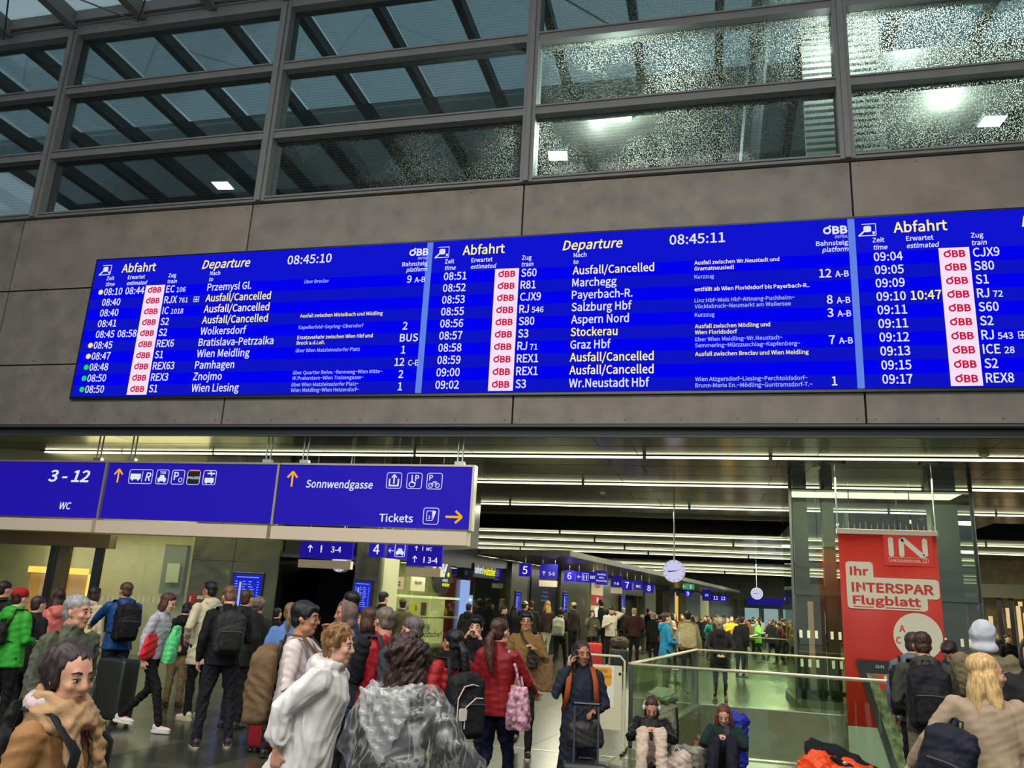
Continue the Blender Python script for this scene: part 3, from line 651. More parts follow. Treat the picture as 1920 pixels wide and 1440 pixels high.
# ================================================================== HANGING GUIDE SIGNS
M_SIGN = mat('sign_blue_lit', (24, 10, 140), .6, emit=.85, spec=.15); M_SIGN2 = mat('sign_blue_dim', (26, 20, 112), .6, emit=.8, spec=.15)
E_SW = emis('sign_white', (226, 230, 240)); E_SY = emis('sign_yellow', (244, 176, 30))
def arrow(key, x, z, L, y, dirn, w=None):
    w = w or L*.13
    if dirn == 'up': shape(key, [bar((x, z), (x, z+L), w, y, y+.003), bar((x, z+L), (x-L*.35, z+L*.6), w, y-.001, y+.002), bar((x, z+L), (x+L*.35, z+L*.6), w, y-.001, y+.002)])
    elif dirn == 'right': shape(key, [bar((x, z), (x+L, z), w, y, y+.003), bar((x+L, z), (x+L*.6, z+L*.35), w, y-.001, y+.002), bar((x+L, z), (x+L*.6, z-L*.35), w, y-.001, y+.002)])
    else: shape(key, [bar((x, z), (x-L, z), w, y, y+.003), bar((x-L, z), (x-L*.6, z+L*.35), w, y-.001, y+.002), bar((x-L, z), (x-L*.6, z-L*.35), w, y-.001, y+.002)])
def ring(key, x0, x1, z0, z1, y, w=.012, r=.05):
    o = rrect(x0, x1, z0, z1, r); i = rrect(x0+w, x1-w, z0+w, z1-w, max(.005, r-w)); n = len(o)
    shape(key, [quadstrip([o[k], o[(k+1) % n], i[(k+1) % n], i[k]], y, y+.003) for k in range(n)])
def bus(key, x, z, s, y):
    shape(key, [quadstrip(rrect(x, x+s, z+.15*s, z+.62*s, .05*s), y, y+.003), disc(x+.22*s, z+.12*s, .09*s, y, y+.003, 10), disc(x+.78*s, z+.12*s, .09*s, y, y+.003, 10)])
def car(key, x, z, s, y):
    shape(key, [quadstrip([(x, z+.12*s), (x, z+.42*s), (x+.18*s, z+.5*s), (x+.28*s, z+.78*s), (x+.72*s, z+.78*s), (x+.82*s, z+.5*s), (x+s, z+.42*s), (x+s, z+.12*s)][::-1], y, y+.003), box(x+.08*s, x+.25*s, y, y+.003, z, z+.12*s), box(x+.75*s, x+.92*s, y, y+.003, z, z+.12*s)])
def person_icon(key, x, z, h, y):
    shape(key, [disc(x, z+h*.88, h*.1, y, y+.003, 10), box(x-.1*h, x+.1*h, y, y+.003, z+.38*h, z+.76*h), box(x-.08*h, x-.01*h, y, y+.003, z, z+.4*h), box(x+.01*h, x+.08*h, y, y+.003, z, z+.4*h)])
def guide_sign(x0, x1, label, k):
    t = thing('guide_sign', label, 'sign', (x0, 15.6, 2.85), 0, 'blue guide signs hanging under the fascia')
    w = x1-x0
    mk('sign_panel', [box(0, w, -.03, .14, .33, 1.56)], M_SIGN, t)
    mk('frame', [box(0, w, -.06, .17, 1.56, 1.6), box(w, w+.05, -.05, .16, .3, 1.6), box(0, w, .14, .17, .33, 1.56)], M_ALU, t)
    mk('light_beam', [box(-.01, w-.02, -.12, .2, 0, .27, .01)], M_BEIGE, t)
    for xx in (.45, w-.35): mk('hanger', [tube([(xx, .05, 1.6), (xx, .05, 2.2)], [.018, .018], 6), tube([(xx+.1, .05, 1.6), (xx+.1, .05, 2.2)], [.018, .018], 6), box(xx-.05, xx+.15, 0, .1, 1.6, 1.68)], M_CHROME, t)
    for a in ('w', 'y', 'k', 'r'): tgroup('g%d%s' % (k, a), {'w': 'white_lettering', 'y': 'yellow_arrow', 'k': 'black_badge', 'r': 'red_band'}[a], {'w': E_SW, 'y': E_SY, 'k': M_BLACK, 'r': emis('sign_red', (170, 30, 30))}[a], t)
    return t
guide_sign(-17.6, -13.2, 'blue hanging guide sign reading 3 - 12 and WC, cut by the left edge', 0)
text('g0w', '3 - 12', 4.03, 1.12, .25, -.035, align='R', w=1.1, shear=.15, bold=.02); text('g0w', 'WC', 3.68, .5, .15, -.035, align='R', shear=.15, bold=.01)
guide_sign(-13.11, -8.93, 'blue hanging guide sign with bus, taxi, parking, police and airport symbols', 1)
arrow('g1y', .28, 1.12, .3, -.035, 'up')
x = .56
ring('g1w', x, x+.6, 1.1, 1.42, -.035); bus('g1w', x+.04, 1.16, .26, -.036); text('g1w', 'R', x+.42, 1.17, .18, -.036, shear=.15); shape('g1w', [box(x+.335, x+.345, -.036, -.033, 1.14, 1.38)])
x = 1.25; ring('g1w', x, x+.32, 1.1, 1.42, -.035); car('g1w', x+.05, 1.14, .21, -.036); text('g1w', 'TAXI', x+.16, 1.33, .055, -.036, align='C', bold=.02)
x = 1.64; ring('g1w', x, x+.32, 1.1, 1.42, -.035); text('g1w', 'P', x+.06, 1.2, .17, -.036, bold=.01); ring('g1w', x+.18, x+.28, 1.15, 1.25, -.036, .014, .048)
x = 2.03; shape('g1k', [quadstrip(rrect(x, x+.32, 1.1, 1.42, .05), -.034, -.031)]); ring('g1w', x, x+.32, 1.1, 1.42, -.036); shape('g1r', [box(x+.01, x+.31, -.037, -.034, 1.385, 1.41)]); text('g1w', 'POLIZEI', x+.16, 1.225, .05, -.038, align='C', w=.27, bold=.02)
x = 2.42; ring('g1w', x, x+.32, 1.1, 1.42, -.035); bus('g1w', x+.05, 1.12, .22, -.036); shape('g1w', [bar((x+.1, 1.35), (x+.28, 1.35), .03, -.036, -.033), bar((x+.17, 1.4), (x+.21, 1.3), .025, -.037, -.034)])
guide_sign(-8.86, -4.62, 'blue hanging guide sign reading Sonnwendgasse and Tickets', 2)
arrow('g2y', .3, 1.1, .32, -.035, 'up'); text('g2w', 'Sonnwendgasse', .63, 1.09, .155, -.035, w=1.5, shear=.12, bold=.008)
x = 2.42; ring('g2w', x, x+.33, 1.1, 1.43, -.035); shape('g2w', [bar((x+.07, 1.3), (x+.07, 1.15), .03, -.036, -.033), bar((x+.06, 1.16), (x+.27, 1.16), .03, -.036, -.033), bar((x+.26, 1.3), (x+.26, 1.15), .03, -.036, -.033), bar((x+.165, 1.2), (x+.165, 1.37), .03, -.036, -.033), bar((x+.165, 1.385), (x+.11, 1.32), .025, -.037, -.034), bar((x+.165, 1.385), (x+.22, 1.32), .025, -.037, -.034)])
x = 2.86; ring('g2w', x, x+.33, 1.1, 1.43, -.035); text('g2w', 'P', x+.18, 1.26, .12, -.036, bold=.01); ring('g2w', x+.05, x+.19, 1.13, 1.25, -.036, .018, .058); shape('g2w', [bar((x+.11, 1.34), (x+.12, 1.22), .025, -.036, -.033), bar((x+.12, 1.23), (x+.2, 1.22), .02, -.037, -.034), disc(x+.11, 1.365, .018, -.036, -.033, 8)])
x = 3.29; ring('g2w', x, x+.33, 1.1, 1.43, -.035); text('g2w', 'P', x+.05, 1.28, .11, -.036, bold=.01)
for q in (.09, .23): ring('g2w', x+q-.05, x+q+.05, 1.13, 1.23, -.036, .014, .048)
shape('g2w', [bar((x+.09, 1.18), (x+.16, 1.25), .012, -.036, -.033), bar((x+.16, 1.25), (x+.23, 1.18), .012, -.037, -.034), bar((x+.13, 1.25), (x+.22, 1.25), .012, -.038, -.035)])
text('g2w', 'Tickets', 2.34, .43, .15, -.035, w=.72, bold=.01); x = 3.27; ring('g2w', x, x+.33, .4, .73, -.035)
ring('g2w', x+.07, x+.2, .47, .67, -.036, .012, .015); text('g2w', '2', x+.11, .51, .06, -.037); shape('g2w', [quadstrip([(x+.21, .49), (x+.27, .66), (x+.2, .68)][::-1], -.036, -.033)])
arrow('g2y', 3.74, .56, .34, -.035, 'right')

def hanging(name, label, px, py, Y, w, h, texts, cat='sign', group=None, beam=False, mt=None, ndrop=2, rot=0.):
    """small sign hung from the concourse ceiling, centred on the given sight line"""
    X, Z = at_y(px, py, Y); t = thing(name, label, cat, (X, Y, Z), rot, group)
    mk('sign_panel', [box(-w/2, w/2, -.04, .04, -h/2, h/2)], mt or M_SIGN, t)
    for q in ((-w*.35, w*.35) if ndrop == 2 else (0,)): mk('hanger', [tube([(q, 0, h/2), (q, 0, (5.0 if Y < 23.5 else 3.2)-Z)], [.006, .006], 5)], M_CHROME, t)
    if beam: mk('light_beam', [box(-w/2, w/2, -.07, .07, -h/2-.22, -h/2-.04)], M_BEIGE, t)
    key = 'h%d' % len(TG); tgroup(key, 'white_lettering', E_SW, t)
    for (s, x, z, cap) in texts: text(key, s, x, z-cap/2, cap, -.045, align='C', xs=.9, bold=.01)
    return t, key
NG = 'platform number signs along the wall'
for n, px, py, Y in (('4', 707, 1030, 18.2), ('5', 985, 1069, 24), ('6', 1068, 1080, 28), ('7', 1176, 1097, 31.5), ('8', 1217, 1103, 35), ('9', 1290, 1113, 44), ('11', 1342, 1121, 52), ('12', 1356, 1122, 54)):
    s = .36 if Y < 40 else .32
    hanging('platform_number_sign', {'4': 'nearest platform sign 4, left of the taxi arrow sign', '5': 'platform sign 5 hanging right of the shop lettering', '6': 'platform sign 6 left of the toilets sign', '7': 'platform sign 7 over the dark doorway', '8': 'platform sign 8 left of the large clock', '9': 'platform sign 9 below the green exit sign', '11': 'distant platform sign 11 left of the sign 12', '12': 'farthest platform sign 12 at the end of the row'}[n], px, py, Y, s if len(n) == 1 else .55, s, [(n, 0, 0, s*.6)], group=NG, ndrop=1)
t, k = hanging('direction_sign', 'blue sign with lift arrow beside the platform 4 sign', 745, 1033, 18.4, .48, .36, [], ndrop=2); car(k, -.02, -.1, .2, -.045); arrow(k, -.07, 0, .13, -.045, 'left'); ring(k, -.05, .21, -.14, .16, -.045, .012, .03)
t, k = hanging('direction_sign', 'blue platform 3-4 sign with beige light beam above the dark doorway', 613, 1030, 17.6, 1.3, .42, [('3-4', .25, 0, .13)], beam=True); arrow(k, -.4, -.08, .16, -.045, 'up'); person_icon(k, -.12, -.08, .17, -.045)
t, k = hanging('direction_sign', 'blue WC and platform 3-4 sign over the spectacle shop', 797, 1040, 17.6, .82, .5, [('WC', .1, .12, .07), ('3-4', .2, -.12, .12)], beam=True); arrow(k, -.2, .08, .1, -.045, 'up'); arrow(k, -.22, -.18, .14, -.045, 'up'); person_icon(k, -.05, .08, .1, -.045); person_icon(k, 0, -.18, .14, -.045)
t, k = hanging('direction_sign', 'blue platform 5-6 sign right of the number 5', 1029, 1072, 25, .55, .45, [('5-6', .1, -.06, .1)], beam=True, mt=M_SIGN2); arrow(k, -.14, -.11, .12, -.045, 'up')
t, k = hanging('direction_sign', 'blue toilets sign with two figures and WC beside the number 6', 1099, 1082, 27.5, .68, .34, [('WC', .24, 0, .1)]); ring(k, -.13, .08, -.11, .12, -.045, .01, .02); person_icon(k, -.07, -.08, .16, -.045); person_icon(k, .02, -.08, .16, -.045); arrow(k, -.16, 0, .12, -.045, 'left')
t, k = hanging('direction_sign', 'pale blue text sign right of the WC sign', 1128, 1083, 27, .4, .45, [('Meidling', 0, .1, .05), ('Mitte', 0, 0, .05), ('Simmering', 0, -.1, .05)], mt=M_SIGN2)
t, k = hanging('direction_sign', 'pale blue direction sign just left of the number 7', 1156, 1090, 30, .4, .4, [('7-8', 0, -.08, .09)], mt=M_SIGN2, beam=True)
t, k = hanging('direction_sign', 'pale blue direction sign between numbers 7 and 8', 1197, 1097, 33, .36, .36, [('WC', 0, -.05, .09)], mt=M_SIGN2)
hanging('direction_sign', 'small blue text sign between numbers 9 and 11', 1325, 1116, 48, .5, .6, [('10', -.0, 0, .12)], mt=M_SIGN2)
t, k = hanging('exit_sign', 'green and white lit exit sign above the crowd', 1291, 1100, 38, .5, .24, [], mt=emis('exit_green', (70, 150, 90), .9), ndrop=1); arrow(k, -.12, 0, .12, -.045, 'left'); person_icon(k, .1, -.09, .18, -.045)

# ---- station clocks
def clock(label, px, py, Y, r):
    X, Z = at_y(px, py, Y); t = thing('station_clock', label, 'clock', (X, Y, Z), 0, 'round station clocks')
    mk('clock_face', [disc(0, 0, r, -.08, .08, 40)], emis('clock_face', (206, 204, 240), .95), t)
    n = 36; mk('rim', [quadstrip([(r*1.05*math.cos(-a), r*1.05*math.sin(-a)), (r*math.cos(-a), r*math.sin(-a)), (r*math.cos(-b), r*math.sin(-b)), (r*1.05*math.cos(-b), r*1.05*math.sin(-b))], -.1, .1) for a, b in ((2*PI*k/n, 2*PI*(k+1)/n) for k in range(n))], M_ALU, t)
    mk('hour_marks', [bar((r*.78*math.sin(PI*k/6), r*.78*math.cos(PI*k/6)), (r*.94*math.sin(PI*k/6), r*.94*math.cos(PI*k/6)), r*.05, -.09, -.08) for k in range(12)], M_BLACK, t)
    for nm, a, L, w in (('hour_hand', (8+45/60)/12*2*PI, .55, .09), ('minute_hand', 45/60*2*PI-.03, .6, .06), ('second_hand', 12.5/60*2*PI, .8, .025)):
        mk(nm, [bar((-.15*r*math.sin(a), -.15*r*math.cos(a)), (L*r*math.sin(a), L*r*math.cos(a)), r*w, -.095, -.088)], M_BLACK, t)
    mk('hanger', [tube([(0, 0, r), (0, 0, 5-Z)], [.02, .02], 8)], M_CHROME, t)
clock('large round white station clock hanging over the middle of the concourse', 1264, 1071, 24.5, .305)
clock('small distant round white clock hanging further back on the right', 1419, 1113, 49, .31)
clock('dim round clock over the dark doorway, half hidden by the 3-4 sign', 640, 1056, 17.9, .2)

# ---- ceiling light strips
M_STRIP = emis('strip_light', (255, 255, 214), 3.2); M_STRIPF = emis('strip_light_far', (255, 255, 206), 2.0)
rowsY = [(17.35, -19.5, 13, 4.15, 'first row'), (21.3, -17, 14, 4.4, 'second row'), (26.1, -15, 16, 4.6, 'third row')]
ordn = ['leftmost', 'second from left', 'third from left', 'fourth from left', 'fifth from left', 'sixth from left', 'seventh from left', 'eighth from left', 'ninth from left']
for (Y, xa, xb, L, lab) in rowsY:
    x, k = xa, 0
    while x < xb:
        l = L*(.62 if k % 3 == 1 else 1.25)
        t = thing('ceiling_strip_light', 'white linear ceiling light, %s in the %s' % (ordn[min(k, 8)], lab), 'light', (x, Y, 5.0), 0, 'linear ceiling lights')
        mk('light_tube', [box(.04, l-.04, -.035, .035, -.055, -.02)], M_STRIP, t); mk('housing', [box(0, l, -.055, .055, -.02, 0)], M_STEEL_D, t)
        x += l; k += 1
for q, Y in enumerate((36, 40, 44.5, 48, 58, 62.5, 67)):
    x, k = -27, 0
    while x < 24:
        l = 5.5+((q*7+k*3) % 5)
        t = thing('ceiling_strip_light', 'thin linear light, row %s behind the recess, %s' % (['one', 'two', 'three', 'four', 'five', 'six', 'seven', 'eight', 'nine', 'ten', 'eleven'][q], ordn[min(k, 8)]), 'light', (x, Y, 5.0), 0, 'linear ceiling lights')
        mk('light_tube', [box(.05, l-.05, -.05, .05, -.06, -.02)], M_STRIPF, t); x += l; k += 1
for i, (px, py) in enumerate(((1530, 876), (1130, 923), (1845, 852), (1728, 972))):
    x, y = at_z(px, py, 5.0); t = thing('smoke_detector', 'small white ceiling smoke detector '+['between the first and second light rows', 'left of centre by the second light row', 'beside the first light row at the far right', 'near the third light row above the banner'][i], 'detector', (x, y, 5.0), 0, 'ceiling detectors')
    mk('base', [loft([(0, 0, 0, .09, .09), (0, 0, -.03, .09, .09)], 14, 2)], M_SHOPW, t); mk('sensor', [loft([(0, 0, -.03, .06, .06), (0, 0, -.07, .04, .04)], 12, 2)], M_SHOPW, t)

# ---- shop signs and posters on the corridor wall
def wall_thing(WF, name, label, cat, px, py, v=-.03, group=None):
    u, z = WF.uz(px, py); loc = WF.world(u, v, z); return thing(name, label, cat, loc, WF.th, group)
t = wall_thing(WC, 'round_shop_sign', 'round black lit shop sign with large white W and yellow dot', 'sign', 822, 1080, -.15); 
mk('disc', [disc(0, 0, .48, 0, .1)], M_BLACK, t); tgroup('rw', 'white_lettering', E_SW, t); tgroup('ry', 'yellow_lettering', emis('neon_yellow', (240, 240, 40), 1.1), t)
text('rw', 'W', -.3, 0, .3, -.01, w=.5, bold=.05, shear=.15); shape('ry', [disc(.28, .05, .06, -.012, -.002, 14)]); text('rw', 'sehen!', -.05, -.14, .08, -.01, w=.3, bold=.02); text('ry', 'wutscher', -.05, -.26, .09, -.01, w=.42, bold=.03)
t = wall_thing(WC, 'shop_lettering_sign', 'lit shop lettering sehen! wutscher in white and yellow', 'sign', 904, 1071, -.1)
mk('backing', [box(-.75, .75, 0, .04, -.2, .2)], M_BLACK, t); tgroup('sw', 'white_lettering', E_SW, t); tgroup('sy', 'yellow_lettering', _M['neon_yellow'], t)
text('sw', 'sehen!', -.72, -.08, .2, -.01, w=.58, bold=.03); text('sy', 'wutscher', -.12, -.1, .2, -.01, w=.84, bold=.03)
t = wall_thing(WC, 'wall_poster', 'small cream poster with dark red label in the shop window', 'poster', 744, 1093, -.05); mk('sheet', [box(-.25, .25, 0, .02, -.15, .15)], mat('poster_cream', (176, 152, 128), .6), t); tgroup('p1', 'label', mat('levis_red', (70, 16, 22), .5), t); shape('p1', [box(-.08, .08, -.01, 0, -.06, .04)]); tgroup('p1b', 'white_lettering', M_SHOPW, t); text('p1b', "Levi's", 0, -.03, .04, -.015, align='C')
t = wall_thing(WC, 'wall_poster', 'cream poster with handwritten Ray-Ban lettering in the shop window', 'poster', 781, 1093, -.05); mk('sheet', [box(-.36, .36, 0, .02, -.2, .15)], mat('poster_cream2', (196, 190, 160), .6), t); tgroup('p2', 'black_lettering', M_BLACK, t); text('p2', 'Ray-Ban', 0, -.03, .09, -.01, align='C', shear=.4, w=.38)
t = wall_thing(WC, 'red_white_poster', 'white poster wall with red band reading IN', 'poster', 1117, 1125, -.06)
mk('sheet', [box(-.8, .8, 0, .03, -1.1, 1.1)], mat('poster_white', (188, 180, 150), .6), t); mk('red_band', [box(-.8, .8, -.01, 0, -.22, .2)], mat('poster_red', (160, 22, 28), .6), t)
tgroup('p3', 'white_lettering', E_SW, t); text('p3', 'IN', 0, -.1, .2, -.02, align='C', bold=.03); tgroup('p3b', 'red_lettering', mat('poster_red', (160, 22, 28), .6), t); text('p3b', 'Flughafen', 0, .5, .12, -.02, align='C')
# black advert wall lettering
t = wall_thing(WC, 'advert_screen', 'dark advertising wall with pale blue line drawing and small text', 'advert', 1016, 1120, -.03); mk('sheet', [box(-1.1, 1.1, 0, .02, -1.2, .9)], mat('advert_black', (10, 12, 22), .25), t)
tgroup('p4', 'blue_lettering', emis('advert_blue', (110, 120, 200), .8), t); ring('p4', -.1, .5, .45, .7, -.01, .02, .1); 
for q, s in enumerate(('Wir machen', 'es sich günstig', 'nach dem Reisen')): text('p4', s, .2, .15-.14*q, .07, -.01, align='C')
def monitor(WF, label, px, py, w, h, dim=1.):
    t = wall_thing(WF, 'wall_monitor', label, 'screen', px, py, -.12, 'wall timetable screens')
    mk('casing', [box(-w/2-.05, w/2+.05, 0, .08, -h/2-.05, h/2+.05, .01)], M_BLACK, t); sc_ = mk('display', [box(-w/2, w/2, -.01, 0, -h/2, h/2)], emis('monitor_blue%d' % int(dim*10), (24, 40, 196), dim), t)
    k = 'm%d' % len(TG); tgroup(k, 'white_lettering', emis('monitor_white', (170, 180, 240), .9), t)
    o = [box(-w*.28, -w*.2, -.014, -.01, -h*.4, h*.3)]; r = random.Random(int(px))
    for q in range(11):
        z = h*.3-q*h*.07
        for xa, L in ((-.44, .1), (-.16, .06+.12*r.random()), (.05, .15*r.random()+.08), (.36, .06)): o.append(box(w*xa, w*(xa+L), -.013, -.01, z, z+h*.018))
    o.append(box(-w*.4, w*.4, -.013, -.01, h*.42, h*.44)); shape(k, o)
monitor(WL, 'blue timetable screen on the green marble wall', 465, 1112, .68, .85); monitor(WL, 'blue timetable screen on the pillar left of the spectacle shop', 681, 1117, .4, .62)
monitor(WC, 'narrow blue timetable screen on the round pillar left of the advert wall', 965, 1129, .46, .62, .6); monitor(WC, 'narrow blue timetable screen between dark advert wall and marble, under the 6', 1054, 1129, .42, .68, .6); monitor(WC, 'distant blue timetable screen left of the black doorway', 1163, 1131, .5, .62, .5)
t = wall_thing(WL, 'fire_extinguisher_sign', 'red and white fire point sign on the marble by the cream coat man', 'sign', 369, 1123, -.08); mk('plate', [box(-.2, .24, 0, .02, -.13, .13)], mat('fire_plate', (110, 70, 60), .5), t); mk('red_field', [box(-.17, 0, -.01, 0, -.1, .1)], mat('fire_red', (180, 30, 36), .5), t); mk('white_field', [box(.04, .2, -.01, 0, .0, .08), box(-.14, -.1, -.012, -.01, -.06, .06)], M_SHOPW, t)
# goods in the shop window
for k, (px, py, w, h, c, lb) in enumerate(((766, 1146, .16, .14, (200, 196, 170), 'small white product box on the upper lit shelf'), (783, 1143, .14, .2, (214, 206, 190), 'tall white carton on the upper lit shelf'), (799, 1143, .16, .32, (232, 220, 60), 'yellow display card on the lit shelf'), (816, 1143, .16, .34, (90, 60, 50), 'dark red patterned display card on the lit shelf'), (790, 1177, .14, .26, (206, 204, 180), 'white box on the lower lit shelf'), (806, 1180, .13, .2, (190, 190, 160), 'grey box on the lower lit shelf'), (822, 1180, .14, .24, (214, 214, 196), 'rightmost pale box on the lower lit shelf'))):
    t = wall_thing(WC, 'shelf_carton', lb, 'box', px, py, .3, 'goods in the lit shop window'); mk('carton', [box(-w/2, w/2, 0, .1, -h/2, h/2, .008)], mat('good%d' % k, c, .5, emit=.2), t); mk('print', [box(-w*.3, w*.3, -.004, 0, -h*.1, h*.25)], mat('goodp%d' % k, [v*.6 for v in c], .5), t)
u_, z_ = WC.uz(815, 1188)
t = wall_thing(WC, 'window_lettering', 'dark window lettering reading Deutsche Optik... on the display glass', 'lettering', 806, 1190, -.04); tgroup('wl', 'lettering', M_BLACK, t); text('wl', 'wutscher!', -.5, -.06, .14, 0, w=1.1); t['label'] = 'dark lettering across the lower glass of the lit shop window'

# ================================================================== GLASS RAILINGS
def railing(name, label, pts, npan, group='glass railings round the stairwells'):
    t = thing(name, label, 'railing', (pts[0][0], pts[0][1], 0), 0, group); P = [np.array((p[0]-pts[0][0], p[1]-pts[0][1], 0)) for p in pts]
    for i in range(len(P)-1):
        d = P[i+1]-P[i]; L = np.linalg.norm(d); d /= L; n = np.array((-d[1], d[0], 0))
        mk('handrail', [tube([P[i]+(0, 0, 1.08), P[i+1]+(0, 0, 1.08)], [(.04, .022)]*2, 8, side=n)], M_HAND, t)
        c = max(1, round(L/npan))
        for q in range(c):
            a = P[i]+d*(L*q/c+.01); b = P[i]+d*(L*(q+1)/c-.01); v = np.array([a+n*s*.008+np.array((0, 0, z)) for z in (.02, 1.05) for s in (-1, 1)]+[b+n*s*.008+np.array((0, 0, z)) for z in (.02, 1.05) for s in (-1, 1)])
            mk('glass_panel', [(v, [(0, 1, 3, 2), (4, 6, 7, 5), (0, 4, 5, 1), (2, 3, 7, 6), (0, 2, 6, 4), (1, 5, 7, 3)])], G_RAIL, t)
        mk('post', [box(P[i][0]-.02, P[i][0]+.02, P[i][1]-.03, P[i][1]+.03, 0, 1.06)], M_STEEL_D, t)
    return t
M_HAND = mat('handrail_steel', (206, 200, 170), .3, metal=.6)
cL = VX0+SKEW*(VY1-12.05)
railing('glass_railing', 'nearest green glass railing with pale handrail behind the two seated girls', [(VX0, VY0+.03), (9.2, VY0+.03)], 2.45)
railing('glass_railing', 'glass railing along the left side of the stairwell, running away', [(VX0-.02, VY0+.1), (cL-.02, VY1)], 2.1)
railing('glass_railing', 'glass railing on the far side of the stairwell with pale handrail', [(cL, VY1+.02), (9.5, VY1+.02)], 2.45)
railing('glass_railing', 'further glass railing in front of the distant crowd', [(1.2, 32), (8, 32)], 2.5); railing('glass_railing', 'glass railing leading away towards the distant crowd', [(1.18, 32.1), (2.9, 47)], 2.5)

# ================================================================== GLASS LIFT
lf = thing('glass_lift_shaft', 'glazed lift shaft with dark green steel frame behind the red banner', 'lift', (1.75, 19.6, 0))
M_LG = mat('lift_green_steel', (58, 64, 50), .45, noise=.1); M_LP = mat('lift_pink_steel', (190, 158, 140), .35, metal=.3)
for x in (0, 3.75): mk('corner_post', [box(x-.02, x+.05, 0, .07, 0, 5)], M_STEEL_D, lf)
mk('pillar', [box(.12, .42, .5, .8, 0, 5)], M_LG, lf); mk('pillar', [box(.75, 1.0, .5, .8, 0, 5)], M_LG, lf); mk('pillar', [box(3.05, 3.6, .5, .9, 0, 5)], M_LG, lf)
mk('inner_panel', [box(.42, .75, .9, .95, 0, 2.6)], mat('lift_mauve', (98, 82, 78), .5), lf)
mk('guide_rail', [box(.33, .45, .35, .45, 0, 2.2)], M_LP, lf); mk('light_bar', [box(1.22, 1.3, .4, .45, 1.0, 4.2)], emis('lift_cool', (150, 160, 140), .5), lf)
for z in (.25, 2.35, 2.95, 4.6): mk('cross_beam', [box(0, 3.8, .08, .16, z, z+.09)], M_LG, lf)
mk('door', [box(1.3, 2.9, 1.1, 1.16, 0, 2.4)], mat('lift_door', (70, 66, 60), .4), lf); mk('car_frame', frame(1.2, 3.0, 0, 2.5, .95, 1.05, .1), M_BLACK, lf)
for a, b in ((.03, 1.25), (1.27, 2.5), (2.52, 3.78)):
    for z0, z1 in ((.05, 2.3), (2.32, 5.0)): mk('glass_panel', [box(a, b, .0, .02, z0, z1)], G_CLEAR, lf)
mk('glass_panel', [box(3.78, 3.8, .02, 2.4, .05, 5)], G_CLEAR, lf); mk('glass_panel', [box(0, .02, .02, 2.4, .05, 5)], G_CLEAR, lf)
mk('safety_marking', [box(.1+k*.16, .16+k*.16, -.012, -.002, z, z+.16) for k in range(23) if k % 4 != 3 for z in (1.42, .82)], mat('white_sticker', (210, 208, 190), .5), lf, kind='stuff')
mk('base', [box(-.05, 3.85, -.05, 2.4, .0, .14)], mat('lift_base', (92, 92, 74), .4), lf)

# ================================================================== HANGING BANNER
BX0, BX1, BY = 2.49, 4.36, 17.9
XA, ZA = at_y(1571, 1003, BY); XB, ZB = at_y(1755, 1003, BY); BX0, BX1 = XA, XB; ZT = (ZA+ZB)/2
bn = thing('hanging_banner', 'tall red hanging banner advertising the supermarket leaflet', 'banner', (BX0, BY, 0)); bw = BX1-BX0; 
M_RED = mat('banner_red', (188, 40, 26), .55, noise=.05, bump=.1, bscale=3); M_CRM = mat('banner_cream', (208, 202, 178), .6)
def wavy(x0, x1, z0, z1, nx=14):
    v, f = [], []
    for i in range(nx+1):
        x = x0+(x1-x0)*i/nx; y = .012*math.sin(i*.9)
        v += [(x, y, z0), (x, y, z1), (x, y+.006, z0), (x, y+.006, z1)]
    for i in range(nx): a = i*4; f += [(a, a+4, a+5, a+1), (a+2, a+3, a+7, a+6), (a+1, a+5, a+7, a+3), (a, a+2, a+6, a+4)]
    return np.array(v, float), f
mk('red_sheet', [wavy(0, bw, -.12, ZT)], M_RED, bn, smooth=True); mk('pale_sheet', [wavy(0, bw, -1.15, -.12)], mat('banner_pale', (150, 160, 140), .6), bn)
mk('top_rail', [box(-.03, bw+.03, -.04, .05, ZT, ZT+.1, .01)], M_BEIGE, bn)
mk('cable_ties', [box(q*bw/17, q*bw/17+.008, 0, .01, ZT+.1, ZT+.2+.02*(q % 3)) for q in range(1, 17)], M_ALU, bn)
for q in (0, bw):
    mk('chain', [tube([(q, 0, ZT+.1), (q, 0, 4.98)], [.013, .013], 6), ell((q, 0, ZT+.16), (.03, .012, .05), 8, 5)], M_CHROME, bn); mk('ceiling_disc', [loft([(q, 0, 4.95, .22, .08), (q, 0, 5.0, .22, .08)], 16, 2)], M_CEIL2, bn)
for a, mt_, nm in (('r', M_RED, 'red_lettering'), ('c', M_CRM, 'cream_field'), ('d', mat('phone_black', (24, 24, 24), .4), 'printed_phone'), ('w', M_CRM, 'white_lettering'), ('b', mat('banner_bright_red', (206, 38, 22), .5), 'logo_field'), ('g', mat('leaflet_food', (110, 118, 80), .6, noise=.8, nscale=9), 'printed_leaflet'), ('k', M_BLACK, 'black_lettering')): tgroup('bn'+a, nm, mt_, bn)
fx = lambda px: (px-30)/(600-30)*bw       # measured on the banner: crop x -> local x
zz = lambda r: ZT-r*(ZT+.12)
shape('bnb', [quadstrip(rrect(.46*bw, .955*bw, zz(.165), zz(.0), .01), -.03, -.025)])
def strokes(key, pts, w, y): shape(key, [bar(pts[i], pts[i+1], w, y-.0005*i, y+.003) for i in range(len(pts)-1)]+[disc(p[0], p[1], w/2, y-.004, y+.003, 12) for p in pts])
sw = .052*bw
strokes('bnw', [(.535*bw, zz(.025)), (.535*bw, zz(.105))], sw, -.035)
strokes('bnw', [(.64*bw, zz(.105)), (.64*bw, zz(.03)), (.665*bw, zz(.025)), (.84*bw, zz(.108)), (.875*bw, zz(.1)), (.875*bw, zz(.027))], sw, -.035)
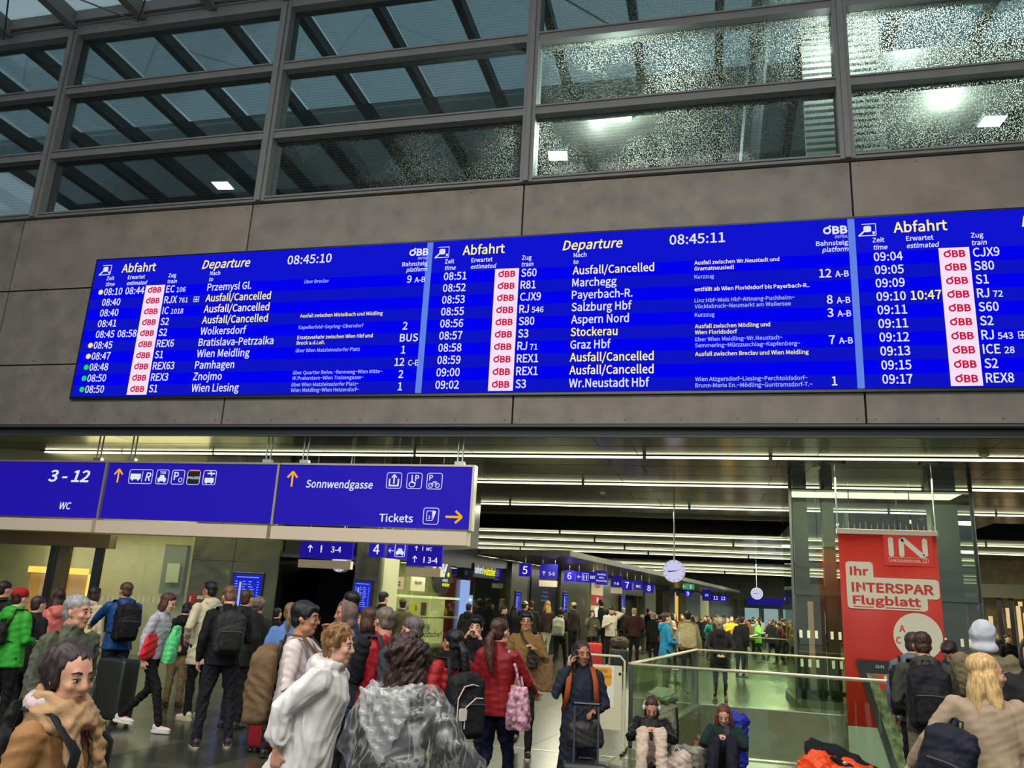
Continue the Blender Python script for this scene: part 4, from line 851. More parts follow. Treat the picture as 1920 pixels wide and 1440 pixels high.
ring('bnw', .505*bw, .9*bw, zz(.145), zz(.12), -.035, .006, .015); text('bnw', 'INTERSPAR', .53*bw, zz(.141), .035, -.035, w=.29*bw, bold=.01); ring('bnw', .85*bw, .885*bw, zz(.143), zz(.122), -.036, .01, .018)
for (a, b, c, d) in ((.06, .34, .40, .15), (.06, .985, .335, .232), (.06, .86, .40, .3)): shape('bnc', [quadstrip(rrect(a*bw, b*bw, zz(c), zz(d), .07, 8), -.028-.001*a-.002*b, -.02)])
text('bnr', 'Ihr', .1*bw, zz(.222), .15, -.036, w=.19*bw, bold=.03); text('bnr', 'INTERSPAR', .11*bw, zz(.31), .17, -.036, w=.82*bw, bold=.03); text('bnr', 'Flugblatt', .115*bw, zz(.375), .15, -.036, w=.68*bw, bold=.03)
shape('bnr', [box(.12*bw, .32*bw, -.036, -.03, zz(.392), zz(.387)), box(.44*bw, .78*bw, -.036, -.03, zz(.392), zz(.387))])
shape('bnc', [disc(.74*bw, zz(.53), .24*bw, -.03, -.02, 36)]); text('bnr', 'A', .56*bw, zz(.51), .12, -.036, bold=.02); text('bnr', 'C', .52*bw, zz(.57), .12, -.036, bold=.02)
ph = rrect(.1*bw, .98*bw, -1.05, zz(.665), .09, 8); ph = [(x_-.0+(zz(.665)-z_)*.28, z_) for x_, z_ in ph]; shape('bnd', [quadstrip(ph, -.04, -.03)])
sc2 = [(x_+(zz(.665)-z_)*.28, z_) for x_, z_ in [(.17*bw, -1.05), (.17*bw, zz(.73)), (.95*bw, zz(.73)), (.95*bw, -1.05)]]; shape('bng', [quadstrip(sc2, -.045, -.04)])
text('bnw', '12:41', .3*bw, zz(.7), .05, -.046)
shape('bnb', [quadstrip([(.3*bw, zz(.735)), (.66*bw, zz(.74)), (.7*bw, zz(.81)), (.34*bw, zz(.81))], -.05, -.046)]); sw = .03*bw
strokes('bnw', [(.39*bw, zz(.745)), (.41*bw, zz(.785))], sw, -.055); strokes('bnw', [(.49*bw, zz(.785)), (.475*bw, zz(.747)), (.6*bw, zz(.785)), (.59*bw, zz(.747))], sw, -.055)

# ================================================================== PORTABLE SIGN BOARD
X1, Y1 = at_z(1172, 1414); t = thing('sign_stand', 'white tubular sign stand with blank board and orange notice beside the railing', 'sign', (X1-.02, Y1, 0), -.05)
mk('frame', [tube([(0, 0, .03), (0, 0, 1.14), (-.06, 0, 1.2), (-.7, 0, 1.2), (-.76, 0, 1.14), (-.76, 0, .03)], [.016]*6, 8)], M_SHOPW, t)
mk('board', [box(-.73, -.035, -.01, .01, .28, 1.08)], mat('board_white', (196, 192, 164), .5), t); mk('orange_notice', [quadstrip(rrect(-.42, -.17, .82, 1.05, .03), -.014, -.01)], mat('notice_orange', (214, 150, 30), .5), t); mk('white_notice', [box(-.45, -.14, -.0125, -.01, .55, 1.07)], mat('paper', (214, 210, 196), .6), t)
tgroup('st', 'lettering', mat('notice_text', (120, 80, 20), .6), t); text('st', 'EVERY', -.38, .98, .04, -.016); text('st', 'Information', -.39, .92, .03, -.016); mk('bolt', [disc(-.06, .98, .018, -.02, -.01, 10)], M_BLACK, t)
for q in (0, -.76): mk('foot', [tube([(q, -.25, .02), (q, .25, .02)], [.018, .018], 8)], M_BLACK, t)

# ================================================================== PEOPLE
def rotx(a): c, s = math.cos(a), math.sin(a); return np.array([[1, 0, 0], [0, c, -s], [0, s, c]])
def rotz(a): c, s = math.cos(a), math.sin(a); return np.array([[c, -s, 0], [s, c, 0], [0, 0, 1]])
def roty(a): c, s = math.cos(a), math.sin(a); return np.array([[c, 0, s], [0, 1, 0], [-s, 0, c]])
ARMS = {  # elbow, wrist for the person's right side (x > 0), standing 1.75 m tall
 'down': ((.245, -.03, 1.13), (.25, .05, .89)), 'front': ((.25, -.0, 1.13), (.09, .24, 1.1)), 'pocket': ((.29, -.05, 1.14), (.2, .09, .96)),
 'ear': ((.27, .14, 1.2), (.125, .1, 1.5)), 'face': ((.24, .18, 1.22), (.08, .17, 1.5)), 'behind': ((.28, -.1, 1.13), (.04, -.2, .98)), 'back_pull': ((.25, -.12, 1.15), (.24, -.22, .92)),
 'strap': ((.28, .06, 1.14), (.13, .2, 1.28)), 'ahead': ((.27, .12, 1.16), (.2, .38, 1.06)), 'handle': ((.26, .05, 1.12), (.1, .28, 1.08)), 'out': ((.36, -.02, 1.16), (.5, .08, .97)),
 'phone': ((.24, .04, 1.12), (.06, .28, 1.22)), 'neck': ((.34, .05, 1.5), (.12, -.08, 1.56)), 'reach': ((.26, .2, 1.24), (.24, .46, 1.14)), 'swing': ((.27, -.16, 1.17), (.25, -.1, .93)), 'knees': ((.25, .16, .42), (.05, .27, .52))}
LEGS = {'stand': [((.1, .01, .5), (.11, -.02, .09)), ((-.1, .01, .5), (-.11, -.02, .09))], 'apart': [((.14, .02, .5), (.17, -.02, .09)), ((-.14, .02, .5), (-.17, -.02, .09))],
 'walk': [((.1, .2, .53), (.1, .3, .1)), ((-.1, .0, .5), (-.1, -.33, .16))], 'step': [((.1, .1, .51), (.1, .14, .09)), ((-.1, .02, .5), (-.1, -.2, .11))], 'walk2': [((.1, .0, .5), (.1, -.36, .2)), ((-.1, .16, .53), (-.1, .24, .09))],
 'sit': [((.1, .35, .51), (.12, .5, .08)), ((-.1, .35, .51), (-.12, .5, .08))]}
VOX = {0: (.0085, .012), 1: (.0125, .017), 2: (.018, .024), 3: (.028, .036)}
PM = {}
def person(key, label, head, face, Y=None, foot=None, legs='stand', arms=('down', 'down'), lean=0., hyaw=0., hpitch=0., hroll=0., lod=1, b=1., top=None, trousers=(26, 26, 30), legw=1., shorts=False,
           shoes=(30, 28, 28), sole=None, hair=('short', (40, 30, 26)), sk=SK_L, hat=None, glasses=False, beard=None, H=None, seated=False, scarf=None, under=None, group=None, hands=True, hoodup=None, tall=None):
    J = {}; zs = -.83 if seated else 0.
    pel = np.array((0, 0, .93+zs)); Rl = rotx(-lean)
    up = lambda v: (np.atleast_2d(v)+np.array((0, 0, zs))-pel)@Rl.T+pel
    up1 = lambda p: up(np.array(p, float))[0]
    hp = up1((0, -.012, 1.505))
    Rh = rotz(-math.radians(hyaw))@rotx(-math.radians(hpitch))@roty(math.radians(hroll)); hd = hp+Rh@np.array((0, .024, .102)); hd = hp+Rh@(np.array((0, .024, .102)))
    hf = lambda v: np.atleast_2d(v)@Rh.T+hd
    topz = hd[2]+.125+(.02 if hat or (hair and hair[0] in ('curly', 'afro')) else 0)
    if foot: Y = at_z(*foot)[1]
    X, Z = at_y(head[0], head[1], Y); s = Z/topz
    if tall: s = tall
    a = math.radians(face); ca, sa = math.cos(a), math.sin(a); Rw = np.array([[ca, sa], [-sa, ca]])  # local -> world, face 0 = +Y, 90 = +X
    off = Rw@(hd[:2]*s); loc = (X-off[0], Y-off[1], 0)
    t = thing('person', label, 'person', loc, -a, group); t.scale = (s, s, s)
    vb, vc = VOX[lod]; tp = top or {}; k0 = len(PM)*7+3
    # --- limbs
    ls = LEGS['sit' if seated else legs] if isinstance(legs, str) else legs
    sh = {1: up1((.172*b, -.01, 1.415)), -1: up1((-.172*b, -.01, 1.415))}; A = {}
    for i, sd in enumerate((1, -1)):
        e, w = ARMS[arms[i]] if isinstance(arms[i], str) else arms[i]
        absl = arms[i] == 'knees'
        e = np.array((e[0]*sd, e[1], e[2]), float); w = np.array((w[0]*sd, w[1], w[2]), float)
        A[sd] = (e, w) if absl else (up1(e), up1(w))
    body = []
    tors = [(0, 0, .90, .15, .11), (0, 0, .98, .15, .11), (0, 0, 1.1, .13, .095), (0, 0, 1.28, .15, .105), (0, -.01, 1.4, .14, .085), (0, -.01, 1.45, .07, .06)]
    tr = loft([(x, y, z, rx*b*.92, ry*.92) for x, y, z, rx, ry in tors]); body.append((up(tr[0]), tr[1]))
    nk = tube([up1((0, -.02, 1.42)), hp+(0, -.005, .0), hd+Rh@np.array((0, -.02, -.05))], [.066, .056*b, .056*b], 14); body.append(nk)
    hb = [ell((0, -.008, .03), (.0745, .094, .09), 22, 14), ell((0, .02, -.012), (.062, .074, .1), 20, 14), ell((0, .046, -.088), (.035, .037, .034), 14, 9), ell((.03, .02, -.068), (.034, .045, .036)), ell((-.03, .02, -.068), (.034, .045, .036)),
          tube([(0, .086, .016), (0, .106, -.026)], [.0085, .0125], 8), ell((.011, .094, -.03), (.009, .011, .008), 8, 6), ell((-.011, .094, -.03), (.009, .011, .008), 8, 6), tube([(-.032, .077, .028), (.032, .077, .028)], [.0125, .0125], 8), ell((0, .079, -.058), (.024, .013, .015), 10, 7)]
    for sd in (1, -1): hb += [ell((sd*.037, .066, -.022), (.023, .022, .022), 10, 7), tube([(sd*.074, -.006, .014), (sd*.079, -.012, -.002), (sd*.073, .0, -.028)], [(.007, .015), (.009, .018), (.007, .009)], 8)]
    body += tf(hb, hf)
    for sd in (1, -1):
        e, w = A[sd]; body.append(tube([sh[sd], (sh[sd]+e)/2, e, (e+w)/2, w], [.048*b, .045*b, .036*b, .034*b, .026*b], 10))
        if hands:
            d = w-e; d /= np.linalg.norm(d); sv = np.array((0, 1., 0)) if abs(d[1]) < .75 else np.array((sd*.9, 0, .45)); sv = sv-d*(sv@d); sv /= np.linalg.norm(sv)
            n = np.cross(d, sv); inw = np.array((-sd, 0, -.3)) if abs(d[1]) < .75 else np.array((0, 0, -1.)); n = n*(1 if n@inw > 0 else -1)
            body.append(tube([w-d*.01, w+d*.03, w+d*.078], [(.025, .021), (.035, .018), (.038, .014)], 10, side=sv))
            for q, (o_, L) in enumerate(((.028, .066), (.0095, .074), (-.0095, .07), (-.028, .056))):
                p0 = w+d*.07+sv*o_; c1 = d*.9+n*(.4+.08*q); c1 /= np.linalg.norm(c1); c2 = d*.45+n*.9; c2 /= np.linalg.norm(c2)
                p1 = p0+c1*L*.55; body.append(tube([p0, p1, p1+c2*L*.48], [.0092, .0085, .0072], 8))
            q0 = w+d*.025+sv*.026; q1 = q0+(d*.55+sv*.6+n*.35)*.042; body.append(tube([q0, q1, q1+(d*.85+n*.3+sv*.1)*.034], [.0125, .0105, .0085], 8))
    hips = [pel+np.array((sd*.085*b, 0, -.02)) for sd in (1, -1)]
    feet = []; lw_ = min(1, legw*.95) if not shorts else 1
    for i, sd in enumerate((1, -1)):
        k, an = [np.array(v, float) for v in ls[i]]
        body.append(tube([hips[i], (hips[i]+k)/2, k, k*.6+an*.4, an], [.078*b*lw_, .066*b*lw_, .048*lw_, .046*lw_, .034], 12))
        feet.append((k, an))
        fd = np.array((sd*.12, 1., 0)); fd /= np.linalg.norm(fd)
        body.append(tube([an+(0, 0, -.02), an+fd*.1+(0, 0, -.045)], [(.03, .028), (.03, .02)], 8))
    skm = skin(sk); bo = organic('body', body, skm, t, vb, 2)
    # --- face
    if lod <= 2:
        for sd in (1, -1):
            ey = mk('eye', tf([ell((sd*.0315, .0835, .003), (.0135, .0085, .0068), 12, 8)], hf), mat('eye_white', (206, 198, 190), .3), t, True)
            if lod < 2: mk('iris', tf([ell((sd*.0315, .0905, .003), (.0058, .003, .0058), 10, 6)], hf), mat('iris_dark', (40, 26, 20), .25), ey, True)
            if lod < 2: mk('eyelid', tf([tube([(sd*.018, .091, .0085), (sd*.031, .0935, .0115), (sd*.046, .0845, .0075)], [.0024]*3, 6)], hf), mat('lash', (32, 22, 20), .6), t, True)
            mk('eyebrow', tf([tube([(sd*.015, .0905, .0295), (sd*.031, .0885, .034), (sd*.05, .0735, .0275)], [.0035, .0042, .0022], 6)], hf), hairm(hair[1] if hair and sum(hair[1]) < 300 else (60, 44, 34)), t, True)
        mk('lips', tf([tube([(-.022, .082, -.0585), (0, .0905, -.056), (.022, .082, -.0585)], [.0025, .0042, .0025], 8), tube([(-.017, .082, -.063), (0, .09, -.0645), (.017, .082, -.063)], [.0025, .0046, .0025], 8)], hf), mat('lips%d' % sk[0], (min(255, int(sk[0]*.82)), int(sk[1]*.66), int(sk[2]*.68)), .45), t, True)
    if beard: organic('beard', tf([ell((0, .03, -.08), (.062, .06, .052)), ell((0, .02, -.055), (.07, .05, .05))], hf), hairm(beard), t, vb*1.1, 2, curls(.004, 200, 1))
    if glasses:
        g = []
        for sd in (1, -1):
            for q in range(12):
                a0, a1 = 2*PI*q/12, 2*PI*(q+1)/12; g.append(tube([(sd*.032+.022*math.cos(a0), .1, .002+.017*math.sin(a0)), (sd*.032+.022*math.cos(a1), .1, .002+.017*math.sin(a1))], [.0016]*2, 5))
            g.append(tube([(sd*.054, .1, .006), (sd*.077, .03, .01), (sd*.078, -.01, .004)], [.002]*3, 5))
        g.append(tube([(-.01, .101, .004), (.01, .101, .004)], [.0018]*2, 5)); mk('glasses', tf(g, hf), mat('glasses_frame', (30, 26, 26), .3), t)
    # --- hair
    if hair:
        st, hcol = hair; hp_ = []; post = curls(.0018, 130, k0)
        if st != 'bald': hp_ += [ell((0, -.029, .056), (.084, .101, .083), 22, 14) if st in ('long', 'parted', 'pony', 'ponylong', 'bun', 'braid') else ell((0, -.022, .056), (.084, .103, .08), 22, 14), ell((0, -.052, -.005), (.073, .058, .078), 18, 12)]
        else: hp_ += [ell((0, -.04, .01), (.078, .068, .066), 18, 12)]
        if st in ('bob', 'long', 'pony', 'bun', 'parted'): hp_ += [ell((sd*.066, -.012, -.0), (.022, .05, .06)) for sd in (1, -1)]
        if st == 'fringe': hp_ += [ell((0, .05, .078), (.066, .046, .032)), ell((.06, .0, .04), (.026, .06, .05)), ell((-.06, .0, .04), (.026, .06, .05)), ell((0, -.03, .06), (.088, .1, .082))]
        if st == 'quiff': hp_ += [ell((0, .035, .1), (.06, .06, .032))]
        if st == 'bob': hp_ += [ell((sd*.072, -.015, -.05), (.026, .055, .075)) for sd in (1, -1)]+[ell((0, -.06, -.05), (.082, .05, .08)), ell((0, .045, .09), (.06, .04, .03))]
        if st in ('long', 'parted'):
            L = -.3 if st == 'long' else -.36
            hp_ += [tube([(sd*.072, -.02, 0), (sd*.086, .0, -.1), (sd*.09, .02, -.2), (sd*.085, .03, L)], [(.03, .055), (.032, .055), (.034, .045), (.02, .025)], 10) for sd in (1, -1)]
            hp_ += [tube([(0, -.06, 0), (0, -.085, -.12), (0, -.1, L)], [(.085, .05), (.1, .05), (.085, .03)], 12)]
        if st == 'pony': hp_ += [ell((0, -.11, .02), .026), tube([(0, -.12, .02), (0, -.16, -.03), (0, -.155, -.14), (0, -.14, -.27)], [.024, .034, .03, .01], 10)]
        if st == 'bun': hp_ += [ell((0, -.11, .07), .042)]; post = curls(.003, 90, k0); hp_ += [ell((sd*.06, -.05, .03), (.03, .06, .06)) for sd in (1, -1)]+[ell((0, -.1, .03), (.05, .03, .05))]
        if st in ('curly', 'afro'):
            r = random.Random(k0); big = st == 'afro'
            for q in range(60 if not big else 110):
                th, ph_ = r.uniform(0, 2*PI), r.uniform(-.35, 1.45); rr = .088*(1 if not big else 1.2); x, y, z = rr*math.cos(ph_)*math.cos(th), rr*1.05*math.cos(ph_)*math.sin(th)-.02, .04+rr*math.sin(ph_)
                if y > .045 and z < .085: continue
                hp_.append(ell((x, y, z), r.uniform(.018, .032), 8, 6))
            if big:
                for q in range(90):
                    th = r.uniform(-PI*1.08, PI*.08); z = r.uniform(-.27, .0); w_ = .072+.03*math.sin((z+.27)/.27*PI); hp_.append(ell((w_*math.cos(th), w_*.8*math.sin(th)-.01, z), r.uniform(.026, .042), 8, 6))
                hp_ += [tube([(0, -.04, 0), (0, -.05, -.24)], [(.085, .07), (.06, .05)], 12)]
            post = curls(.007, 75, k0)
        if st == 'ponylong': hp_ += [ell((0, -.11, .0), .03), tube([(0, -.12, 0), (0, -.17, -.06), (.02, -.18, -.2), (.05, -.18, -.36)], [.03, .045, .05, .02], 12)]
        if st == 'braid': hp_ += [tube([(sd*.065, .0, -.02), (sd*.075, .02, -.08)], [(.03, .04), (.024, .03)], 10) for sd in (1, -1)]+[ell((.075-.0*q, .05+.012*q, -.11-.035*q), (.024, .024, .026), 10, 7) for q in range(7)]
        organic('hair', tf(hp_, hf), hairm(hcol), t, vb*1.15, 2, post)
    if hat:
        kd, c = hat
        if kd == 'cap': organic('cap', tf([ell((0, -.012, .068), (.087, .105, .07), 20, 12), tube([(-.05, .075, .075), (0, .115, .066), (.05, .075, .075)], [(.025, .006)]*3, 8), ell((0, .1, .068), (.06, .055, .008))], hf), cloth(c), t, vb*1.1, 2)
        if kd == 'beanie': organic('beanie', tf([ell((0, -.018, .062), (.088, .106, .086), 20, 12)], hf), cloth(c, .95, .6, 200), t, vb*1.1, 2)
        if kd == 'brim': organic('hat', tf([ell((0, -.01, .1), (.07, .085, .06), 20, 12), ell((0, -.01, .07), (.14, .16, .01), 20, 8)], hf), cloth(c), t, vb*1.1, 1)
        if kd == 'headphones':
            hpn = mk('headphones', tf([tube([(math.cos(q)*.094, -.01, .02+math.sin(q)*.098) for q in np.linspace(-.15, PI+.15, 14)], [(.012, .007)]*14, 8)], hf), mat('headphone_white', (214, 210, 204), .35), t, True)
            for sd in (1, -1): mk('ear_cushion', tf([ell((sd*.09, -.005, -.005), (.022, .034, .04), 14, 9)], hf), mat('headphone_white', (214, 210, 204), .35), hpn, True)
    if hoodup:
        organic('hood', tf([ell((0, -.042, .025), (.103, .108, .122), 20, 14), ell((0, -.05, -.09), (.11, .09, .07), 18, 10), tube([(math.cos(q_)*.09, .035, .015+math.sin(q_)*.115) for q_ in np.linspace(-.7, PI+.7, 14)], [(.02, .03)]*14, 8)], lambda v: hf(v)), cloth(hoodup), t, vc, 2, folds(.004, 17, k0))
    # --- top
    kd = tp.get('kind', 'jacket'); c = tp.get('c', (60, 60, 60)); th = tp.get('th', 1.); hem = tp.get('hem', .86); ease = tp.get('ease', 1.)
    cm = tp.get('mat') or cloth(c, tp.get('rough', .8), tp.get('bump', .25))
    secs = []
    if hem < .84: secs += [(0, 0, hem, .2*ease*b*(1+.12*(.84-hem)), .15*ease), (0, 0, (hem+.9)/2, .19*ease*b, .145*ease)]
    secs += [(0, 0, max(.86, hem), .184*ease*b, .15*ease), (0, 0, 1.0, .175*ease*b, .14*ease), (0, 0, 1.12, .165*ease*b, .125*ease), (0, 0, 1.28, .185*ease*b, .132), (0, -.012, 1.39, .178*b, .11), (0, -.012, 1.445, .12*b, .09), (0, -.012, 1.475, .078, .075)]
    if kd in ('poncho', 'cape'):
        secs = [(0, 0, hem, .36*ease, .3*ease), (0, 0, .8, .33*ease, .27*ease), (0, 0, 1.1, .285*ease, .22*ease), (0, 0, 1.3, .245*ease, .17), (0, -.01, 1.4, .2, .125), (0, -.01, 1.455, .11, .09)]
    v, f = loft(secs, 26)
    if seated and False: pass
    tpz = [(up(v), f)]
    if tp.get('collar', True): cv = loft([(0, -.012, 1.43, .085, .085), (0, -.008, 1.475, .075, .078), (0, -.0, 1.51, .078, .082), (0, .0, 1.53, .07, .075)], 18, 2); tpz.append((up(cv[0]), cv[1]))
    if tp.get('hood'): tpz += [(up(x[0]), x[1]) for x in (ell((0, -.1, 1.47), (.115, .07, .06)), ell((0, -.125, 1.42), (.1, .055, .08)), ell((.075, -.045, 1.475), (.045, .07, .035)), ell((-.075, -.045, 1.475), (.045, .07, .035)))]
    slv = []; k_ = {'puffer': 1.25, 'poncho': 1.5, 'cape': 1.7, 'sweater': 1.12}.get(kd, 1.1)*tp.get('sw', 1.)
    for sd in (1, -1):
        e, w = A[sd]; m1 = (sh[sd]+e)/2; m2 = (e+w)/2; d = (w-e)/np.linalg.norm(w-e)
        wend = w-d*.02 if kd not in ('poncho', 'cape') else e*.35+w*.65
        slv.append(tube([sh[sd]+(0, 0, -.01), m1, e, m2 if kd not in ('poncho', 'cape') else (e+wend)/2, wend], [.064*k_*b, .058*k_*b, .05*k_*b, .045*k_*b, (.037 if kd not in ('poncho', 'cape') else .075)*(1+.12*(k_-1))*b], 12))
    if tp.get('sleeve'):
        organic('sleeves', slv, cloth(tp['sleeve']), t, vc, 3, folds(.006, 28, k0+1))
        if kd == 'vest': pass
    else: tpz += slv
    q = .008 if kd == 'puffer' else 0
    nm = {'vest': 'vest', 'poncho': 'rain_poncho', 'cape': 'rain_poncho', 'sweater': 'sweater', 'coat': 'coat', 'puffer': 'puffer_jacket', 'hoodie': 'hoodie'}.get(kd, 'jacket')
    tpo = organic(nm, tpz, cm, t, vc, 3, folds(tp.get('fold', .006)*.62, tp.get('fk', 24.), k0, q))
    if under:   # inner shirt front
        sv_ = loft([(0, .075, .95, .06, .062), (0, .082, 1.25, .06, .06), (0, .05, 1.4, .03, .045)], 14); organic('shirt', [(up(sv_[0]), sv_[1])], cloth(under), t, vc, 2)
    if scarf:
        r = random.Random(4); sc_ = []
        for q in range(4):
            z = 1.43+.03*q; R_ = .125-.012*q
            sc_.append(tube([up1((R_*math.cos(a_), R_*math.sin(a_)*.95-.0, z+.02*math.sin(a_+q))) for a_ in np.linspace(0, 2*PI, 18)], [.034]*18, 10, side=(0, 0, 1)))
        sc_.append(tube([up1((-.09, .1, 1.45)), up1((-.1, .15, 1.3)), up1((-.1, .155, 1.05)), up1((-.1, .16, .85))], [(.05, .025)]*4, 10)); sc_.append(tube([up1((.09, .1, 1.45)), up1((.1, .15, 1.3)), up1((.1, .155, 1.1))], [(.05, .025)]*3, 10))
        organic('scarf', sc_, cloth(scarf, .95, .7, 160), t, vb*1.2, 2, folds(.006, 40, k0+9))
    # --- trousers, shoes
    tr = [tube([hips[0]+(0, 0, .03), hips[1]+(0, 0, .03)], [(.105, .1)]*2, 12, side=(0, 1, 0)), ell(pel+(0, 0, .01), (.155*b, .105, .1))]
    for i in range(2):
        k, an = feet[i]
        if shorts: e_ = hips[i]+(k-hips[i])*.86; tr.append(tube([hips[i], (hips[i]+e_)/2, e_], [.1*b*legw, .092*b*legw, .085*legw], 14))
        else:
            d = (an-k)/np.linalg.norm(an-k); tr.append(tube([hips[i], (hips[i]+k)/2, k, (k+an)/2, an+d*.01], [.096*b*legw, .083*b*legw, .064*legw, .057*legw, .05*(legw**1.6)], 14))
    organic('trousers' if not shorts else 'shorts', tr, cloth(trousers), t, vc, 3, folds(.006, 24, k0+2))
    if not (lod == 3 and group and False):
        for i, sd in enumerate((1, -1)):
            k, an = feet[i]; fd = np.array((sd*.12, 1., 0)); fd /= np.linalg.norm(fd)
            pit = max(0, an[2]-.1)*2.2; z0 = an[2]-.09
            def ff(v, an=an, fd=fd, pit=pit): 
                v = np.atleast_2d(v)@rotx(-pit).T; rx = np.array((fd[1], -fd[0], 0)); return an+(0, 0, -.045)+v[:, :1]*rx+v[:, 1:2]*fd+v[:, 2:3]*np.array((0, 0, 1.))
            so = organic('shoe', tf([ell((0, .06, -.005), (.045, .13, .036), 16, 10), ell((0, -.02, .02), (.042, .06, .05)), tube([(0, -.06, -.02), (0, .14, -.028)], [(.04, .02), (.038, .016)], 10)], ff), mat('shoe_%d_%d_%d' % shoes, shoes, .55), t, max(.009, vc*.7), 1)
            if sole and lod < 3: mk('sole', tf([loft([(0, .045, -.046, .042, .135), (0, .045, -.024, .048, .14)], 16, 2.2)], ff), mat('sole_%d' % sole[0], sole, .6), so)
    # lift seated or sit height is zero-based already
    PM[key] = dict(t=t, loc=np.array(loc), a=a, Rw=Rw, s=s, up=up1, lean=lean, hd=hd, Rh=Rh, A=A, sh=sh, hf=hf)
    return t
def wpt(p, v):
    """a point in a person's frame -> world"""
    q = PM[p]; xy = q['Rw']@(np.array(v[:2])*q['s']); return (q['loc'][0]+xy[0], q['loc'][1]+xy[1], v[2]*q['s'])
def worn(p, name, label, cat, c, lean=True, group=None):
    q = PM[p]; cc = q['up'](c) if lean else np.array(c, float); t = thing(name, label, cat, wpt(p, cc), 0, group)
    t.rotation_euler = (-q['lean'] if lean else 0, 0, -q['a']); t.scale = (q['s'],)*3; return t
def backpack(p, label, c, w=.3, h=.46, d=.17, z=1.2, c2=None, trim=None, pocket=True, soft=.06, yo=0., tag_=None, cat='backpack', straps=True):
    t = worn(p, 'backpack', label, cat, (0, -(.135+yo), z)); m1 = cloth(c, .7, .4, 150); m2 = cloth(c2 or tuple(int(v*.8) for v in c), .7, .4, 150)
    organic('bag_body', [box(-w/2, w/2, -d, 0, -h/2, h/2-.04, .05), ell((0, -d/2, h/2-.06), (w*.46, d*.46, .07)), ell((0, -d*.6, -h*.1), (w*.5, d*.62, h*.42))], m1, t, .014, 4, folds(.005, 30, int(w*100)))
    if pocket: organic('front_pocket', [box(-w*.38, w*.38, -d-.055, -d+.04, -h*.42, h*.08, .035)], m2, t, .013, 3, folds(.003, 30, 5)); mk('zip', [tube([(-w*.33, -d-.058, h*.03), (0, -d-.062, h*.05), (w*.33, -d-.058, h*.03)], [.004]*3, 5)], mat('zip_grey', (90, 90, 88), .4), t)
    if trim:
        tm = mat('trim_%d' % trim[0], trim, .6); mk('trim', [tube([(-w*.42, -d-.01, -h*.2), (-w*.42, -d-.012, h*.12), (-w*.25, -d-.012, h*.3), (0, -d-.01, h*.33), (w*.2, -d+.005, h*.3)], [.006]*5, 6), tube([(-w*.3, -d-.065, -h*.3), (-w*.3, -d-.068, 0), (0, -d-.07, h*.14), (w*.22, -d-.062, h*.13)], [.006]*4, 6)], tm, t)
    if tag_: mk('luggage_tag', [quadstrip(rrect(-w*.5, -w*.28, -h*.18, h*.0, .02), -d-.085, -d-.075)], mat('tag_white', (206, 196, 192), .5), t)
    for sd in (1, -1) if straps else ():
        mk('shoulder_strap', [tube([(sd*w*.25, .0, h*.34), (sd*.1, .04, 1.49-z), (sd*.115, .17, 1.485-z), (sd*.135, .3, 1.36-z), (sd*.15, .295, 1.2-z), (sd*.17, .19, 1.06-z), (sd*w*.42, .0, -h*.3)], [(.028, .008)]*7, 8, side=(1, 0, 0))], m2, t, True)
    mk('top_handle', [tube([(-.04, -.02, h/2-.03), (-.03, -.02, h/2+.035), (.03, -.02, h/2+.035), (.04, -.02, h/2-.03)], [.008]*4, 6)], m2, t, True)
    return t
def suitcase(label, loc, rot, w, h, d, c, handle=.45, grooves=5, group=None, rough=.45):
    t = thing('suitcase', label, 'suitcase', (loc[0], loc[1], 0), rot, group); m1 = mat('case_%d_%d_%d' % c, c, rough, bump=.05)
    mk('shell', [box(-w/2, w/2, -d/2, d/2, .06, .06+h, .045)], m1, t, True)
    for k in range(grooves): x = -w*.36+w*.72*k/(grooves-1); mk('rib', [box(x-.012, x+.012, -d/2-.006, -d/2+.004, .13, h, .004)], m1, t)
    for x in (-w*.4, w*.4):
        for y in (-d*.32, d*.32): mk('wheel', [tube([(x-.014, y, .03), (x+.014, y, .03)], [.027, .027], 10), box(x-.018, x+.018, y-.02, y+.02, .04, .075)], M_BLACK, t)
    if handle: mk('telescopic_handle', [tube([(-w*.25, d*.3, h), (-w*.25, d*.3, h+.06+handle)], [.009]*2, 8), tube([(w*.25, d*.3, h), (w*.25, d*.3, h+.06+handle)], [.009]*2, 8)], M_STEEL_D, t); mk('grip', [tube([(-w*.27, d*.3, h+.06+handle), (w*.27, d*.3, h+.06+handle)], [.017]*2, 8)], M_BLACK, t)
    mk('carry_handle', [tube([(-.07, 0, h+.055), (-.05, 0, h+.085), (.05, 0, h+.085), (.07, 0, h+.055)], [.009]*4, 6)], M_BLACK, t, True)
    return t
def satchel(p, name, label, c, pos, w, h, d, straps=None, m=None, lean=True, cat='bag', voxel=.014, rough=.6, pts=()):
    t = worn(p, name, label, cat, pos, lean); m1 = m or cloth(c, rough, .3)
    organic('bag_body', [loft([(0, 0, -h, w/2, d/2), (0, 0, -h*.75, w/2*1.08, d/2*1.15), (0, 0, -h*.3, w/2*.95, d/2), (0, 0, 0, w/2*.75, d/2*.4)], 18)], m1, t, voxel, 3, folds(.006, 30, int(w*90)))
    for s_ in straps or (): mk('strap', [tube([np.array(v, float)-np.array(pos) for v in s_], [(.016, .005)]*len(s_), 8)], m1, t, True)
    return t
